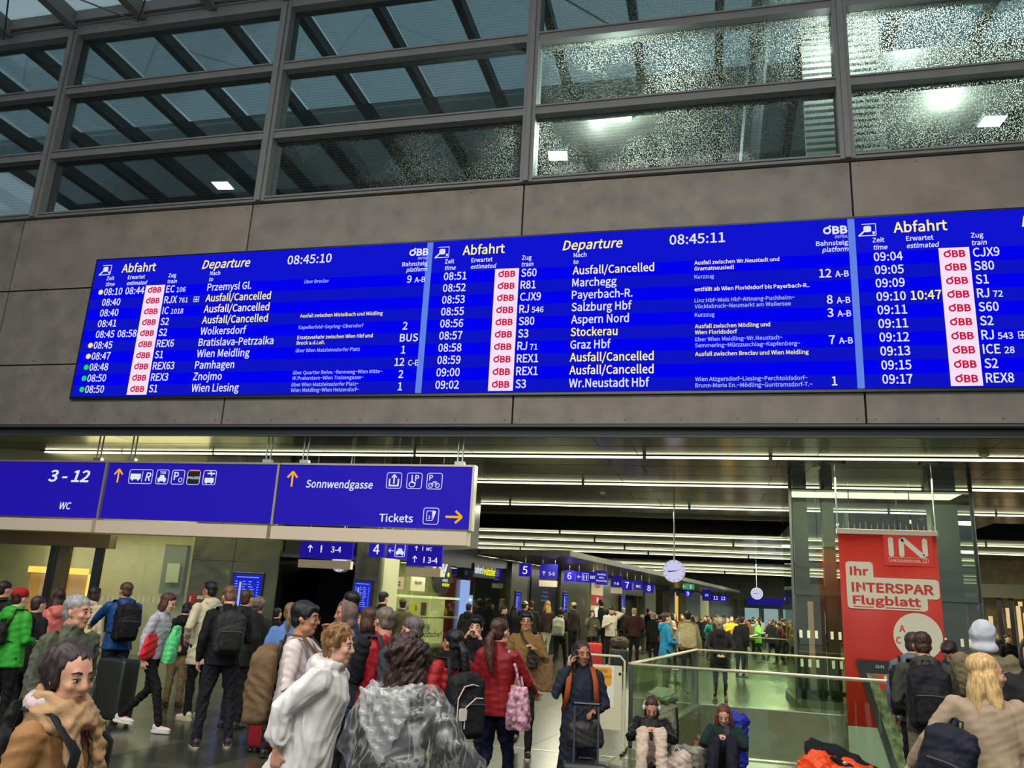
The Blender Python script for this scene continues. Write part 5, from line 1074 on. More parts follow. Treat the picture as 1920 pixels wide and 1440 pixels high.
def phone(p, sd, label, d=(0, 0, 0), rz=0.):
    e, w = PM[p]['A'][sd]; q = (w-e)/np.linalg.norm(w-e); c = w+q*.09+np.array(d); t = worn(p, 'mobile_phone', label, 'phone', c, False); t.rotation_euler = (0, 0, -PM[p]['a']+rz)
    mk('case', [box(-.031, .031, -.005, .005, -.065, .065, .004)], M_BLACK, t); mk('screen', [box(-.028, .028, .005, .007, -.06, .06)], mat('phone_screen', (60, 64, 74), .15), t); return t

# ---------------------------------------------------------------- front left
person('camel', 'young woman in camel coat and tan scarf walking right, nearest on the left', (142, 1210), 78, Y=2.72, lod=0, b=.95, hyaw=26, hpitch=4, lean=.05, legs='step', top=dict(kind='coat', c=(146, 106, 68), hem=.55, fold=.004), under=(214, 204, 202), scarf=(172, 138, 102), hair=('bun', (38, 24, 26)), sk=(204, 150, 124), arms=('down', 'down'))
q = PM['camel']; organic('hoodie_hood', [(q['up'](v_), f_) if False else (np.array([q['up'](x_) for x_ in v_]), f_) for v_, f_ in (ell((0, -.1, 1.5), (.09, .045, .06)), ell((.085, -.03, 1.5), (.04, .08, .045)), ell((-.085, -.03, 1.5), (.04, .08, .045)))], cloth((190, 170, 172)), q['t'], .01, 3, folds(.003, 30, 2), label='lilac hoodie hood above the scarf')
backpack('camel', 'black rucksack with wide strap on the camel coat woman', (20, 20, 24), z=1.15)
person('greyman', 'grey-haired man in olive green jacket looking right, behind the camel coat woman', (152, 1117), 95, Y=5.4, lod=0, b=1.12, hyaw=-8, lean=.06, top=dict(kind='jacket', c=(78, 82, 68), hem=.8, hood=False, fold=.01), under=(150, 146, 146), hair=('short', (134, 134, 132)), sk=(196, 140, 116), arms=('down', 'pocket'), trousers=(40, 42, 46))
satchel('greyman', 'shoulder_bag', 'dark shoulder bag strap on the olive jacket man', (22, 22, 22), (.26, -.05, 1.0), .26, .26, .1, [[(.22, -.05, 1.02), (.16, -.13, 1.3), (.12, -.02, 1.47), (.15, .14, 1.3), (.26, .06, 1.0)]])
person('green', 'person in bright green jacket and red beanie seen from behind', (43, 1101), 10, Y=8.6, lod=1, b=1.1, top=dict(kind='jacket', c=(48, 150, 46), hem=.8, hood=True, rough=.5), hair=('short', (40, 26, 22)), hat=('beanie', (150, 26, 36)), trousers=(16, 16, 18), arms=('front', 'front'))
backpack('green', 'small black leather backpack on the green jacket', (24, 20, 20), .25, .28, .12, 1.2)
person('farleft', 'dark-haired person in black jacket at the left edge behind the green jacket', (13, 1090), 20, Y=10, lod=2, top=dict(c=(28, 26, 28)), hair=('short', (26, 20, 20)), sk=SK_M)
backpack('farleft', 'brown and black backpack at the left edge', (50, 42, 32), .3, .4, .15, 1.2)
person('darkback', 'person in black coat standing between green jacket and pink jacket', (76, 1118), 10, Y=9.2, lod=2, top=dict(kind='coat', c=(24, 24, 28), hem=.7), hair=('short', (50, 40, 34)))
person('pink', 'woman in coral pink rain jacket and grey cap looking left', (112, 1103), -60, Y=9.9, lod=1, b=.95, hat=('cap', (72, 70, 58)), top=dict(kind='jacket', c=(196, 104, 96), rough=.45, hood=True), hair=('long', (48, 26, 22)), arms=('front', 'front'))
person('creamhood', 'dark-haired person in cream hooded coat seen from behind, in front of the glass doors', (181, 1101), 8, Y=12, lod=1, b=.98, top=dict(kind='coat', c=(198, 186, 150), hem=.6, hood=True), hair=('bob', (46, 28, 26)))
person('bluejacket', 'man in blue and navy rain jacket reaching left', (238, 1092), -55, Y=10.9, lod=1, b=1.05, hyaw=-12, top=dict(kind='jacket', c=(22, 66, 120), hood=True, rough=.5, hem=.82), hair=('short', (78, 56, 40)), sk=(190, 132, 104), trousers=(22, 26, 40), arms=('ahead', 'reach'), shoes=(150, 40, 30), sole=(200, 196, 190))
backpack('bluejacket', 'large black backpack on the blue jacket man', (20, 20, 26), .32, .5, .2, 1.2)
X_, Y_ = at_z(205, 1356); suitcase('large dark green-black suitcase standing by the blue jacket man', (X_, Y_, 0), -.15, .5, .76, .3, (34, 38, 32), 0, 6)
person('silver', 'woman in silver quilted jacket striding right with glasses', (318, 1113), 82, foot=(285, 1372), lod=0, b=.95, lean=.16, hpitch=14, legs='walk', top=dict(kind='puffer', c=(166, 164, 176), rough=.4, hem=.9, sw=.9), hair=('bob', (74, 40, 28)), glasses=True, trousers=(18, 18, 20), shoes=(206, 196, 190), sole=(226, 222, 214), arms=('down', 'front'))
satchel('silver', 'red_shopping_bag', 'bright red bag with white emblem under the arm of the silver jacket woman', (206, 40, 52), (.2, .06, 1.22), .34, .32, .1, cat='bag')
satchel('silver', 'green_bag', 'mint green crinkled bag carried at the front by the silver jacket woman', (96, 204, 128), (.02, .26, 1.36), .2, .48, .15, cat='bag', rough=.4)
person('yellowhood', 'person in black jacket with yellow hood and beige trousers behind the silver jacket woman', (352, 1132), -15, Y=12, lod=1, hpitch=20, top=dict(kind='jacket', c=(24, 22, 24), hood=True), scarf=None, hair=('short', (20, 18, 20)), trousers=(122, 104, 72), legw=1.15, shoes=(60, 26, 24), arms=('front', 'front'))
person('creamcoat', 'tall man with dark hair and glasses in long cream coat facing left', (396, 1091), -70, foot=(392, 1352), lod=1, hyaw=-5, top=dict(kind='coat', c=(196, 186, 158), hem=.68, hood=True, fold=.008), hair=('quiff', (24, 20, 20)), sk=(176, 122, 96), glasses=True, trousers=(16, 18, 22), shoes=(196, 184, 160), sole=(212, 200, 176), arms=('pocket', 'pocket'))
person('bearded', 'bearded man in black jacket looking down with black rucksack', (432, 1100), -40, foot=(430, 1404), legs='apart', lod=0, b=1.05, hpitch=24, hyaw=-14, top=dict(kind='jacket', c=(20, 20, 24), hem=.84), hair=('quiff', (96, 68, 44)), beard=(72, 46, 30), sk=(200, 146, 118), trousers=(26, 26, 34), legw=1.08, shoes=(46, 36, 36), sole=(180, 172, 160), arms=('front', 'down'))
backpack('bearded', 'charcoal rucksack on the bearded man in black', (42, 42, 42), .32, .46, .2, 1.22)
person('brownback', 'person with brown hair in dark coat directly behind the bearded man', (466, 1106), 5, Y=10.6, lod=2, top=dict(kind='coat', c=(26, 28, 28), hem=.75, hood=True), hair=('short', (66, 48, 38)))
satchel('brownback', 'green_drawstring_bag', 'small dark green bag hanging beside the bearded man', (10, 62, 48), (-.3, .05, .95), .18, .24, .08)
person('camohood', 'grey-haired person with crumpled khaki hood behind the charcoal rucksack', (487, 1119), -10, Y=11, lod=2, top=dict(kind='jacket', c=(40, 42, 36), hood=True), hair=('curly', (110, 100, 86)))
person('blueshirt', 'fair-haired person in pale blue top before the dark doorway', (548, 1131), -20, Y=9.2, lod=1, b=.95, lean=.2, top=dict(kind='sweater', c=(84, 118, 176)), hair=('pony', (120, 92, 60)))
person('doorwaya', 'dim figure in black standing inside the dark doorway', (522, 1140), 10, Y=14.5, lod=2, top=dict(kind='coat', c=(16, 16, 20), hem=.6), hair=('short', (20, 18, 18)))
person('sweater', 'young man with black hair and glasses in white sweater facing right', (577, 1129), 78, Y=6.0, lod=0, hyaw=4, lean=.03, top=dict(kind='sweater', c=(208, 196, 194), fold=.009, collar=False, rough=.5, hem=.88), hair=('fringe', (16, 14, 18)), sk=(182, 128, 98), glasses=True, shorts=True, trousers=(92, 80, 58), arms=('front', 'face'))
backpack('sweater', 'shaggy brown camouflage backpack on the white sweater man', (104, 82, 58), .34, .56, .2, 1.12, c2=(86, 66, 46), pocket=False)
X_, Y_ = at_z(497, 1412); suitcase('dark red suitcase standing behind the white sweater man', (X_, Y_, 0), -.1, .38, .66, .26, (130, 14, 26), .12, 4)
person('poncho', 'curly-haired woman leaning forward in opaque white rain poncho', (640, 1170), 82, Y=5.0, lod=0, b=.98, lean=.26, hyaw=6, hpitch=2, legs='stand', top=dict(kind='poncho', c=(208, 204, 202), hem=.42, ease=.74, fold=.013, fk=17, rough=.35, hood=True, bump=.1), hair=('curly', (124, 88, 52)), sk=(206, 154, 128), arms=('swing', 'swing'), trousers=(60, 60, 60))
# ---------------------------------------------------------------- centre
person('asianblue', 'dark-haired man in blue jacket beside the timetable screen', (659, 1109), -75, Y=9.2, lod=1, top=dict(kind='jacket', c=(46, 72, 96)), hair=('short', (22, 18, 18)), sk=(186, 132, 100))
person('beigehood', 'girl with dusty pink hood up and long dark hair', (648, 1130), -135, Y=8.5, lod=1, b=.95, top=dict(kind='hoodie', c=(118, 98, 90)), hoodup=(112, 94, 88), hair=None, sk=(168, 118, 94))
person('navybob', 'woman with brown bob in navy jacket facing left', (691, 1139), -80, Y=7.75, lod=1, b=1.02, top=dict(kind='jacket', c=(26, 30, 42), hem=.8), hair=('bob', (66, 40, 28)), sk=(200, 148, 122), trousers=(34, 52, 84), arms=('down', 'front'))
person('redvest', 'balding man in dark red padded vest with black sleeves and backpack', (722, 1139), -55, Y=7.1, lod=0, b=1.15, top=dict(kind='vest', c=(142, 20, 36), sleeve=(16, 18, 24), rough=.5), hair=('short', (104, 92, 84)), sk=(196, 140, 114), trousers=(34, 38, 52), arms=('pocket', 'front'))
backpack('redvest', 'slate grey backpack on the red vest man', (58, 62, 68), .3, .44, .14, 1.22)
person('olivegrey', 'grey-haired woman with glasses in dark olive coat facing left', (774, 1156), -70, Y=6.9, lod=0, b=1.05, top=dict(kind='coat', c=(46, 46, 36), hem=.7, hood=True), hair=('short', (92, 84, 80)), sk=(200, 148, 120), glasses=True, trousers=(30, 32, 40), arms=('down', 'down'))
X_ = at_y(668, 1400, 5.3)[0]; suitcase('black trolley case with extended handle in front of the red vest man', (X_, 5.3, 0), .1, .42, .58, .26, (22, 22, 24), .3, 3)
M_PLA = plastic('clear_plastic_film', .04, .26)
person('clearponcho', 'person with long dark curly hair in transparent plastic rain poncho seen from behind', (768, 1193), 8, Y=4.45, lod=0, b=1.02, hyaw=4, top=dict(kind='jacket', c=(34, 34, 38), hem=.78), hair=('afro', (52, 32, 28)), trousers=(22, 22, 26), arms=('out', 'pocket'))
q = PM['clearponcho']; pv = loft([(0, 0, .5, .4, .3), (0, 0, .8, .34, .27), (0, 0, 1.1, .28, .22), (0, 0, 1.3, .245, .17), (0, -.01, 1.41, .2, .13), (0, -.01, 1.475, .1, .1)], 40)
sl = [tube([q['sh'][sd], (q['sh'][sd]+q['A'][sd][0])/2, q['A'][sd][0], q['A'][sd][0]*.35+q['A'][sd][1]*.65], [.09, .1, .1, .1], 16) for sd in (1, -1)]
organic('rain_poncho', [pv]+sl, M_PLA, q['t'], .014, 3, folds(.006, 8.5, 11), label='transparent plastic rain poncho')
organic('poncho_hood', [quadstrip([(-.19, .1), (.17, .12), (.13, -.05), (-.02, -.36), (-.16, -.05)], -.19, -.165)[0:2] and (np.array(quadstrip([(-.19, 1.47), (.17, 1.49), (.14, 1.3), (-.02, 1.03), (-.17, 1.3)], -.215, -.185)[0]), quadstrip([(-.19, 1.47), (.17, 1.49), (.14, 1.3), (-.02, 1.03), (-.17, 1.3)], -.215, -.185)[1]), tube([(-.16, -.1, 1.47), (-.08, -.19, 1.43), (.06, -.19, 1.44), (.15, -.1, 1.48)], [.035, .045, .045, .035], 10)], plastic('milky_plastic', .16, .42, .07), q['t'], .012, 3, folds(.008, 30, 5))
person('redpuffer', 'black-haired woman in red quilted jacket with large black backpack', (850, 1181), -52, Y=6.9, lod=0, b=.95, hyaw=-6, top=dict(kind='puffer', c=(140, 22, 26), hood=False, rough=.45), scarf=(18, 16, 18), hair=('ponylong', (14, 12, 14)), sk=(170, 118, 90), trousers=(18, 18, 20))
backpack('redpuffer', 'large black backpack with cream piping and white tag', (24, 24, 28), .36, .56, .2, 1.1, c2=(30, 30, 34), trim=(206, 184, 168), tag_=True)
person('blackhood', 'person in black with raised hands framing the face under a dark hood', (894, 1152), 175, Y=8.9, lod=1, b=1.0, top=dict(kind='jacket', c=(18, 16, 18)), hoodup=None, hat=('beanie', (20, 18, 18)), hair=('fringe', (18, 16, 18)), sk=(196, 148, 124), arms=('face', 'face'))
person('redjacket', 'woman with long brown ponytail in dark red jacket seen from behind', (940, 1161), 18, Y=7.7, lod=0, b=1.0, hyaw=6, legs='step', top=dict(kind='jacket', c=(124, 24, 28), fold=.005, hem=.84, rough=.5), hair=('ponylong', (66, 40, 32)), trousers=(18, 26, 48), arms=('ahead', 'down'))
hb = satchel('redjacket', 'floral_shoulder_bag', 'white and purple flowered shoulder bag on the red jacket woman', (190, 150, 170), (.27, -.04, 1.14), .24, .38, .16, [[(.27, -.04, 1.14), (.22, -.03, 1.3), (.15, -.06, 1.45), (.22, .04, 1.3), (.27, .02, 1.14)]], m=mat('floral_print', (176, 130, 150), .6, noise=.9, nscale=22))
person('tan', 'man with black hair and glasses in tan turtleneck jacket walking towards us', (988, 1147), 172, foot=(990, 1416), legs='walk2', lod=0, b=.92, hyaw=0, top=dict(kind='jacket', c=(124, 94, 54), fold=.008, hem=.8, collar=True), hair=('fringe', (26, 20, 20)), sk=(190, 134, 104), glasses=True, trousers=(16, 16, 18), shoes=(22, 20, 22), sole=(220, 216, 210), arms=('down', 'strap'))
satchel('tan', 'crossbody_bag', 'small dark crossbody bag on the tan jacket man', (40, 34, 30), (-.1, .17, 1.26), .14, .22, .06, [[(-.1, .17, 1.26), (.02, .15, 1.4), (.08, .02, 1.5), (.05, -.12, 1.4)]])
satchel('tan', 'tote_bag', 'brown tote bag hanging on the left arm of the tan jacket man', (112, 84, 58), (-.26, .02, 1.18), .26, .42, .1, [[(-.26, .02, 1.18), (-.19, .03, 1.44), (-.26, .06, 1.18)]])
person('navyphone', 'woman in long navy coat holding a phone to her ear and a trolley handle', (1092, 1203), 165, Y=7.7, lod=0, b=.98, hyaw=-14, hpitch=3, top=dict(kind='coat', c=(28, 34, 50), hem=.38, ease=1.08, fold=.008, hood=True), hair=('parted', (36, 26, 24)), sk=(160, 108, 84), trousers=(44, 54, 70), arms=('ear', 'handle'), shoes=(30, 30, 32))
phone('navyphone', 1, 'black mobile phone at the ear of the navy coat woman', (-.03, 0, .0), PI/2)
backpack('navyphone', 'orange leather backpack behind the navy coat woman', (178, 82, 28), .3, .36, .14, 1.08, pocket=True)
satchel('navyphone', 'black_handbag', 'black handbag resting on the trolley handle of the navy coat woman', (38, 36, 38), (-.02, .34, 1.02), .36, .26, .14, [[(-.12, .34, 1.0), (-.02, .34, 1.12), (.1, .34, 1.0)]], rough=.4)
x_, y_, z_ = wpt('navyphone', (-.03, .38, 0)); suitcase('black cabin case of the navy coat woman, top just in view', (x_, y_, 0), -PI+.1, .4, .5, .24, (24, 24, 28), .46, 3)
# shopping bag held by the clear poncho person
t = worn('clearponcho', 'carrier_bag', 'crumpled white plastic carrier bag with grey lettering', 'bag', tuple(q['A'][1][1]+np.array((.1, .04, -.1))), False)
M_BAG = mat('white_carrier', (206, 190, 184), .4, bump=.15, bscale=12)
organic('bag_body', [loft([(0, 0, -.42, .17, .1), (.0, 0, -.3, .2, .12), (0, 0, -.12, .17, .09), (.02, 0, .0, .13, .03), (.05, 0, .07, .1, .02)], 22)], M_BAG, t, .012, 3, folds(.014, 18, 8))
mk('handle', [tube([(-.1, 0, -.02), (-.13, 0, .08), (-.1, -.02, .13), (-.06, 0, .04)], [(.016, .005)]*4, 8)], M_BAG, t, True)
tgroup('cb^', 'bag_lettering', mat('bag_print', (96, 100, 110), .5), t); text('cb^', 'ark cam', .03, -.33, .045, -.15)
# ---------------------------------------------------------------- seated pair
gsk = (204, 154, 130)
person('girla', 'seated girl with white headphones, black jacket and cream trousers', (1222, 1303), 176, Y=10.3, lod=0, b=.92, seated=True, lean=-.1, hpitch=34, hat=('headphones', 0), hair=('braid', (62, 40, 30)), sk=gsk, top=dict(kind='jacket', c=(22, 20, 22), ease=1.1, sw=1.2, rough=.5), trousers=(196, 176, 160), legw=1.25, shoes=(120, 130, 170), sole=(220, 216, 210), arms=('knees', 'knees'))
person('girlb', 'seated red-haired girl in dark green jacket looking at a phone', (1357, 1322), 184, Y=10.4, lod=0, b=.92, seated=True, lean=-.08, hpitch=26, hair=('parted', (98, 50, 30)), sk=gsk, top=dict(kind='jacket', c=(22, 44, 38), ease=1.1, sw=1.2), trousers=(24, 26, 38), legw=1.3, shoes=(40, 36, 36), arms=('knees', 'knees'))
phone('girlb', 1, 'small phone with pale screen held by the red-haired girl', (-.03, .0, .05))
# ---------------------------------------------------------------- far middle
FG = 'people in the middle distance of the concourse'
def mid(key, label, head, foot, face, c, **k):
    k.setdefault('lod', 2); Yf = at_z(*foot)[1]; Xf = at_y(head[0], head[1], Yf)[0]
    while Xf < -7.75+.18*(Yf-18.45)+.75 and Yf > 15: Yf -= .3; Xf = at_y(head[0], head[1], Yf)[0]
    person(key, label, head, face, Y=Yf, top=dict(dict(kind=k.pop('kind', 'jacket'), c=c), **k.pop('tp', {})), **k)
mid('shopcap', 'man in black with green cap in front of the lit shop', (721, 1108), (720, 1292), 20, (14, 14, 16), hat=('cap', (30, 40, 34)), hair=('short', (30, 24, 22)), b=1.1)
mid('shopcoat', 'person in khaki coat and green knit hat in front of the lit shelf', (756, 1121), (748, 1275), -30, (70, 64, 46), kind='coat', tp=dict(hem=.6), hat=('beanie', (70, 74, 52)))
mid('shopwhite', 'person in black with cream hood at the blue light column', (880, 1131), (876, 1262), 5, (16, 16, 20), tp=dict(hood=True), hair=('short', (24, 20, 20)), trousers=(40, 50, 56))
mid('m1', 'small dark figure below the number 5 pillar screen', (964, 1136), (962, 1235), -20, (20, 20, 24), hair=('long', (24, 20, 20)))
mid('m2', 'person in dark coat with pale hat before the advertising wall', (985, 1127), (988, 1232), 30, (44, 46, 36), hat=('brim', (190, 186, 170)))
mid('m2b', 'brown-haired person beside the pale hat', (996, 1126), (1000, 1230), -20, (40, 38, 34), hair=('short', (80, 50, 34)))
mid('m3', 'blond woman in dark flowered jacket and white trousers', (1026, 1127), (1034, 1226), -40, (52, 36, 40), hair=('long', (190, 150, 88)), trousers=(196, 190, 176), shoes=(30, 30, 30), legs='step')
mid('m4', 'woman with cream backpack walking away', (1052, 1140), (1050, 1256), 5, (24, 24, 28), hair=('bun', (40, 30, 28)), trousers=(16, 16, 18), legs='walk', arms=('front', 'front'))
backpack('m4', 'cream backpack worn by the woman walking away', (176, 172, 152), .36, .5, .16, 1.2)
mid('m5', 'person in pale knit hat left of the glowing white screen', (1075, 1129), (1078, 1192), -60, (44, 36, 30), hat=('beanie', (196, 180, 150)))
mid('m6', 'brown-haired woman in olive top eating beside a red suitcase', (1111, 1144), (1110, 1246), 160, (96, 92, 72), hair=('bob', (58, 34, 28)), arms=('face', 'phone'), kind='sweater')
X_, Y_ = at_z(1117, 1252); suitcase('bright red suitcase beside the olive top woman', (X_, Y_-.3, 0), .1, .45, .7, .3, (190, 36, 28), .2, 4)
mid('m7', 'tall dark figure in black behind the olive top woman', (1127, 1124), (1132, 1215), -30, (18, 18, 20), hat=('cap', (20, 20, 22)), b=1.1)
mid('m8', 'bearded man in white sweatshirt with hand behind his neck, looking at a phone', (1147, 1137), (1148, 1252), 165, (186, 178, 164), kind='sweater', hair=('quiff', (40, 28, 22)), beard=(40, 28, 22), hpitch=25, arms=('phone', 'neck'), trousers=(20, 20, 24))
X_, Y_ = at_z(1162, 1262); suitcase('black suitcase with brown bag on top beside the white sweatshirt man', (X_, Y_-.2, 0), .05, .5, .62, .3, (24, 24, 26), .55, 4)
t = thing('travel_bag', 'brown patterned travel bag lying on the black suitcase', 'bag', (X_, Y_-.2, .72)); organic('bag_body', [ell((0, 0, .16), (.3, .16, .17)), box(-.25, .25, -.12, .12, 0, .2, .05)], mat('brown_pattern', (70, 54, 40), .7, noise=.6, nscale=14), t, .025, 3, folds(.01, 20, 2)); mk('handle', [tube([(-.1, 0, .3), (-.05, 0, .4), (.05, 0, .4), (.1, 0, .3)], [.012]*4, 6)], M_BLACK, t)
mid('m9', 'grey-haired person in dark coat behind the white sweatshirt man', (1169, 1139), (1166, 1198), 10, (26, 28, 30), hair=('short', (150, 144, 132)))
mid('maroon', 'broad fair-haired man in maroon quilted jacket seen from behind', (1189, 1140), (1186, 1248), 0, (52, 24, 26), kind='puffer', hair=('short', (168, 140, 100)), b=1.15, arms=('pocket', 'pocket'), trousers=(18, 18, 20))
mid('m10', 'dark group member at the far pillar right of the maroon jacket', (1217, 1141), (1216, 1190), 60, (26, 26, 28), hair=('short', (40, 30, 26)))
mid('blueraincoat', 'dark-haired woman in bright blue rain jacket facing right, holding papers', (1250, 1149), (1262, 1290), 70, (30, 122, 160), lod=1, hem=None, hair=('short', (60, 34, 28)), glasses=True, arms=('front', 'front'), trousers=(30, 30, 36), tp=dict(hem=.78, rough=.4, hood=True)) if False else person('blueraincoat', 'dark-haired woman in bright blue rain jacket facing right, holding papers', (1250, 1149), 70, Y=19.6, lod=1, b=1.0, top=dict(kind='jacket', c=(30, 122, 160), hem=.78, rough=.4, hood=True), hair=('short', (60, 34, 28)), glasses=True, arms=('front', 'front'), trousers=(30, 30, 36))
t = worn('blueraincoat', 'paper_sheet', 'white sheet of paper held by the blue rain jacket woman', 'paper', (-.02, .28, 1.2), False); mk('sheet', [box(-.11, .11, -.002, .002, -.14, .15)], mat('paper', (214, 210, 196), .6), t)
person('rollbag', 'person in white top under a beige roll-top backpack, seen from behind', (1290, 1146), 0, Y=22, lod=2, top=dict(kind='jacket', c=(150, 140, 110)), hair=('short', (30, 26, 24)), trousers=(30, 30, 34))
backpack('rollbag', 'beige roll-top backpack behind the blue rain jacket woman', (170, 156, 116), .4, .55, .2, 1.18, pocket=False)
person('blackback', 'grey-blonde woman in black jacket and leggings with hands behind her back', (1349, 1158), -4, foot=(1346, 1319), lod=1, b=1.05, top=dict(kind='coat', c=(30, 28, 26), hem=.7, hood=True, ease=1.08), hair=('curly', (146, 128, 96)), trousers=(22, 26, 24), legw=.8, arms=('behind', 'behind'), shoes=(110, 80, 66))
person('crutch', 'tall man in dark coat stooping right behind the black jacket woman', (1392, 1156), 40, Y=27, lod=2, lean=.2, b=1.1, top=dict(kind='coat', c=(24, 26, 28), hem=.7), hair=('short', (60, 50, 44)))
# ---------------------------------------------------------------- right group
person('rpack', 'man with short brown hair in grey jacket and black backpack seen from behind', (1727, 1186), 6, Y=8.7, lod=0, b=1.02, hpitch=10, top=dict(kind='jacket', c=(62, 62, 54), hood=True, fold=.009), hair=('short', (56, 36, 28)), sk=(190, 134, 108), trousers=(110, 106, 86), shorts=True, arms=('front', 'front'))
backpack('rpack', 'large black hiking backpack on the grey jacket man', (22, 22, 28), .36, .54, .2, 1.18)
person('rleft', 'man with black backpack standing left of the grey jacket man, close to the banner', (1712, 1187), 30, Y=9.6, lod=1, hpitch=10, top=dict(kind='jacket', c=(90, 104, 116), hood=True), hair=('short', (56, 40, 32)), sk=(190, 134, 108))
backpack('rleft', 'black backpack left of the grey jacket man', (22, 22, 24), .34, .5, .18, 1.18)
person('rblue', 'dark-haired man in blue hooded jacket looking down', (1779, 1203), -150, Y=10.1, lod=0, hpitch=38, lean=.12, top=dict(kind='jacket', c=(24, 60, 108), hood=True), hair=('quiff', (48, 30, 24)), sk=(168, 112, 84), arms=('phone', 'phone'))
person('rhood', 'tall person in white hood and olive-brown coat seen from behind', (1841, 1165), 12, Y=8.8, lod=0, b=1.12, top=dict(kind='coat', c=(112, 102, 80), hem=.5, fold=.008), hoodup=(190, 192, 200), hair=None, arms=('down', 'front'))
person('rblond', 'blonde woman in beige trench coat looking right', (1848, 1228), 18, Y=6.0, lod=0, b=1.04, hyaw=72, top=dict(kind='coat', c=(158, 138, 116), hem=.5, fold=.005, rough=.6), hair=('long', (192, 158, 106)), sk=(206, 150, 126), arms=('down', 'out'))
t = backpack('rblond', 'navy backpack slung on the left shoulder of the trench coat woman', (24, 26, 40), .32, .46, .18, 1.12, straps=False)
x_, y_, z_ = wpt('rblond', (-.24, -.2, 0)); t.location = (x_, y_, 1.12*PM['rblond']['s']-.05); t.rotation_euler[1] = .3; mk('shoulder_strap', [tube([(-.03, .1, .2), (.0, .2, .34), (.08, .28, .42), (.1, .4, .3), (.06, .42, .05)], [(.026, .008)]*5, 8), tube([(.1, .06, .16), (.16, .16, .34), (.19, .24, .38)], [(.022, .007)]*3, 8)], cloth((24, 26, 40), .7, .4, 150), t, True)
t = worn('rblond', 'water_bottle', 'small bottle with blue cap in the navy backpack', 'bottle', (-.37, -.3, .86), False); mk('bottle_body', [loft([(0, 0, -.1, .03, .03), (0, 0, .06, .03, .03), (0, 0, .09, .014, .014)], 14, 2)], G_CLEAR, t, True); mk('cap', [loft([(0, 0, .09, .017, .017), (0, 0, .115, .017, .017)], 12, 2)], mat('cap_blue', (40, 110, 200), .4), t, True)
person('rfar', 'person in black standing far back at the right shops', (1889, 1190), 160, Y=26, lod=2, top=dict(kind='coat', c=(18, 16, 18), hem=.7), hair=('short', (24, 20, 20)))
person('redge', 'person in dark coat cut by the right edge, pink object near the shoulder', (1932, 1196), 200, Y=7.6, lod=2, top=dict(kind='jacket', c=(34, 32, 36)), hair=('bob', (40, 30, 28)))
# ---------------------------------------------------------------- luggage around the seated girls
X_, Y_ = at_z(1243, 1420); t = thing('hiking_rucksack', 'grey-green hiking rucksack standing behind the girl with headphones', 'backpack', (at_y(1243, 1340, 11.2)[0], 11.2, 0), .2)
organic('bag_body', [box(-.19, .19, -.13, .13, 0, .72, .08), ell((0, -.05, .4), (.21, .18, .3))], cloth((110, 116, 92)), t, .016, 4, folds(.008, 26, 3)); organic('top_flap', [ell((0, -.02, .78), (.2, .17, .11))], cloth((108, 134, 92)), t, .014, 3, folds(.008, 26, 4)); mk('side_strap', [tube([(.15, -.16, .2), (.16, -.17, .45), (.14, -.16, .66)], [(.014, .005)]*3, 8)], M_BLACK, t)
X_, Y_ = at_z(1375, 1420); t = thing('blue_rucksack', 'blue rucksack standing behind the red-haired girl', 'backpack', (at_y(1376, 1380, 11.3)[0], 11.3, 0), -.2)
organic('bag_body', [box(-.17, .17, -.13, .13, 0, .52, .08), ell((.02, -.02, .54), (.18, .15, .12))], cloth((34, 44, 150), .5), t, .016, 4, folds(.01, 26, 6)); mk('side_strap', [tube([(.1, -.15, .2), (.12, -.16, .4), (.1, -.1, .58)], [(.014, .005)]*3, 8)], M_BLACK, t)
t = thing('orange_covered_rucksack', 'rucksack lying with bright orange rain cover at the foot of the banner', 'backpack', (1.02, 10.15, 0), 0)
t.location = (at_y(1576, 1420, 9.7)[0], 9.7, 0)
organic('rain_cover', [ell((0, 0, .2), (.45, .2, .26)), ell((-.2, 0, .28), (.24, .18, .24))], mat('rain_cover_orange', (232, 74, 22), .5, bump=.3, bscale=30), t, .016, 3, folds(.014, 28, 6)); organic('harness', [tube([(-.3, .02, .52), (0, .0, .46), (.3, 0, .3), (.5, 0, .16)], [(.1, .06)]*4, 12), tube([(-.1, -.12, .46), (.2, -.12, .32), (.42, -.1, .14)], [.03]*3, 8)], cloth((26, 26, 28)), t, .014, 3, folds(.008, 36, 8)); mk('buckle', [ell((.02, -.17, .42), (.03, .012, .02), 8, 5)], M_ALU, t)
t = thing('carrier_bag', 'white and red plastic bag on the floor between the seated girls', 'bag', (at_y(1268, 1430, 10.1)[0], 10.1, 0)); organic('bag_body', [ell((0, 0, .12), (.2, .14, .13)), ell((.05, 0, .22), (.12, .1, .1))], mat('white_red_bag', (190, 170, 160), .5, noise=.4, nscale=9), t, .014, 3, folds(.014, 26, 5)); mk('handle', [tube([(-.05, 0, .26), (0, 0, .36), (.07, 0, .28)], [.008]*3, 6)], M_BAG, t)
t = thing('open_tote', 'black and white tote full of things right of the headphones girl', 'bag', (at_y(1290, 1424, 10.6)[0], 10.6, 0)); organic('bag_body', [loft([(0, 0, 0, .2, .12), (0, 0, .25, .22, .14), (0, 0, .3, .19, .11)], 18)], mat('tote_grey', (150, 146, 134), .6, noise=.3), t, .015, 3, folds(.012, 22, 5)); mk('handle', [tube([(-.15, -.13, .26), (.0, -.16, .12), (.14, -.14, .04)], [(.02, .006)]*3, 8)], M_BLACK, t, True)
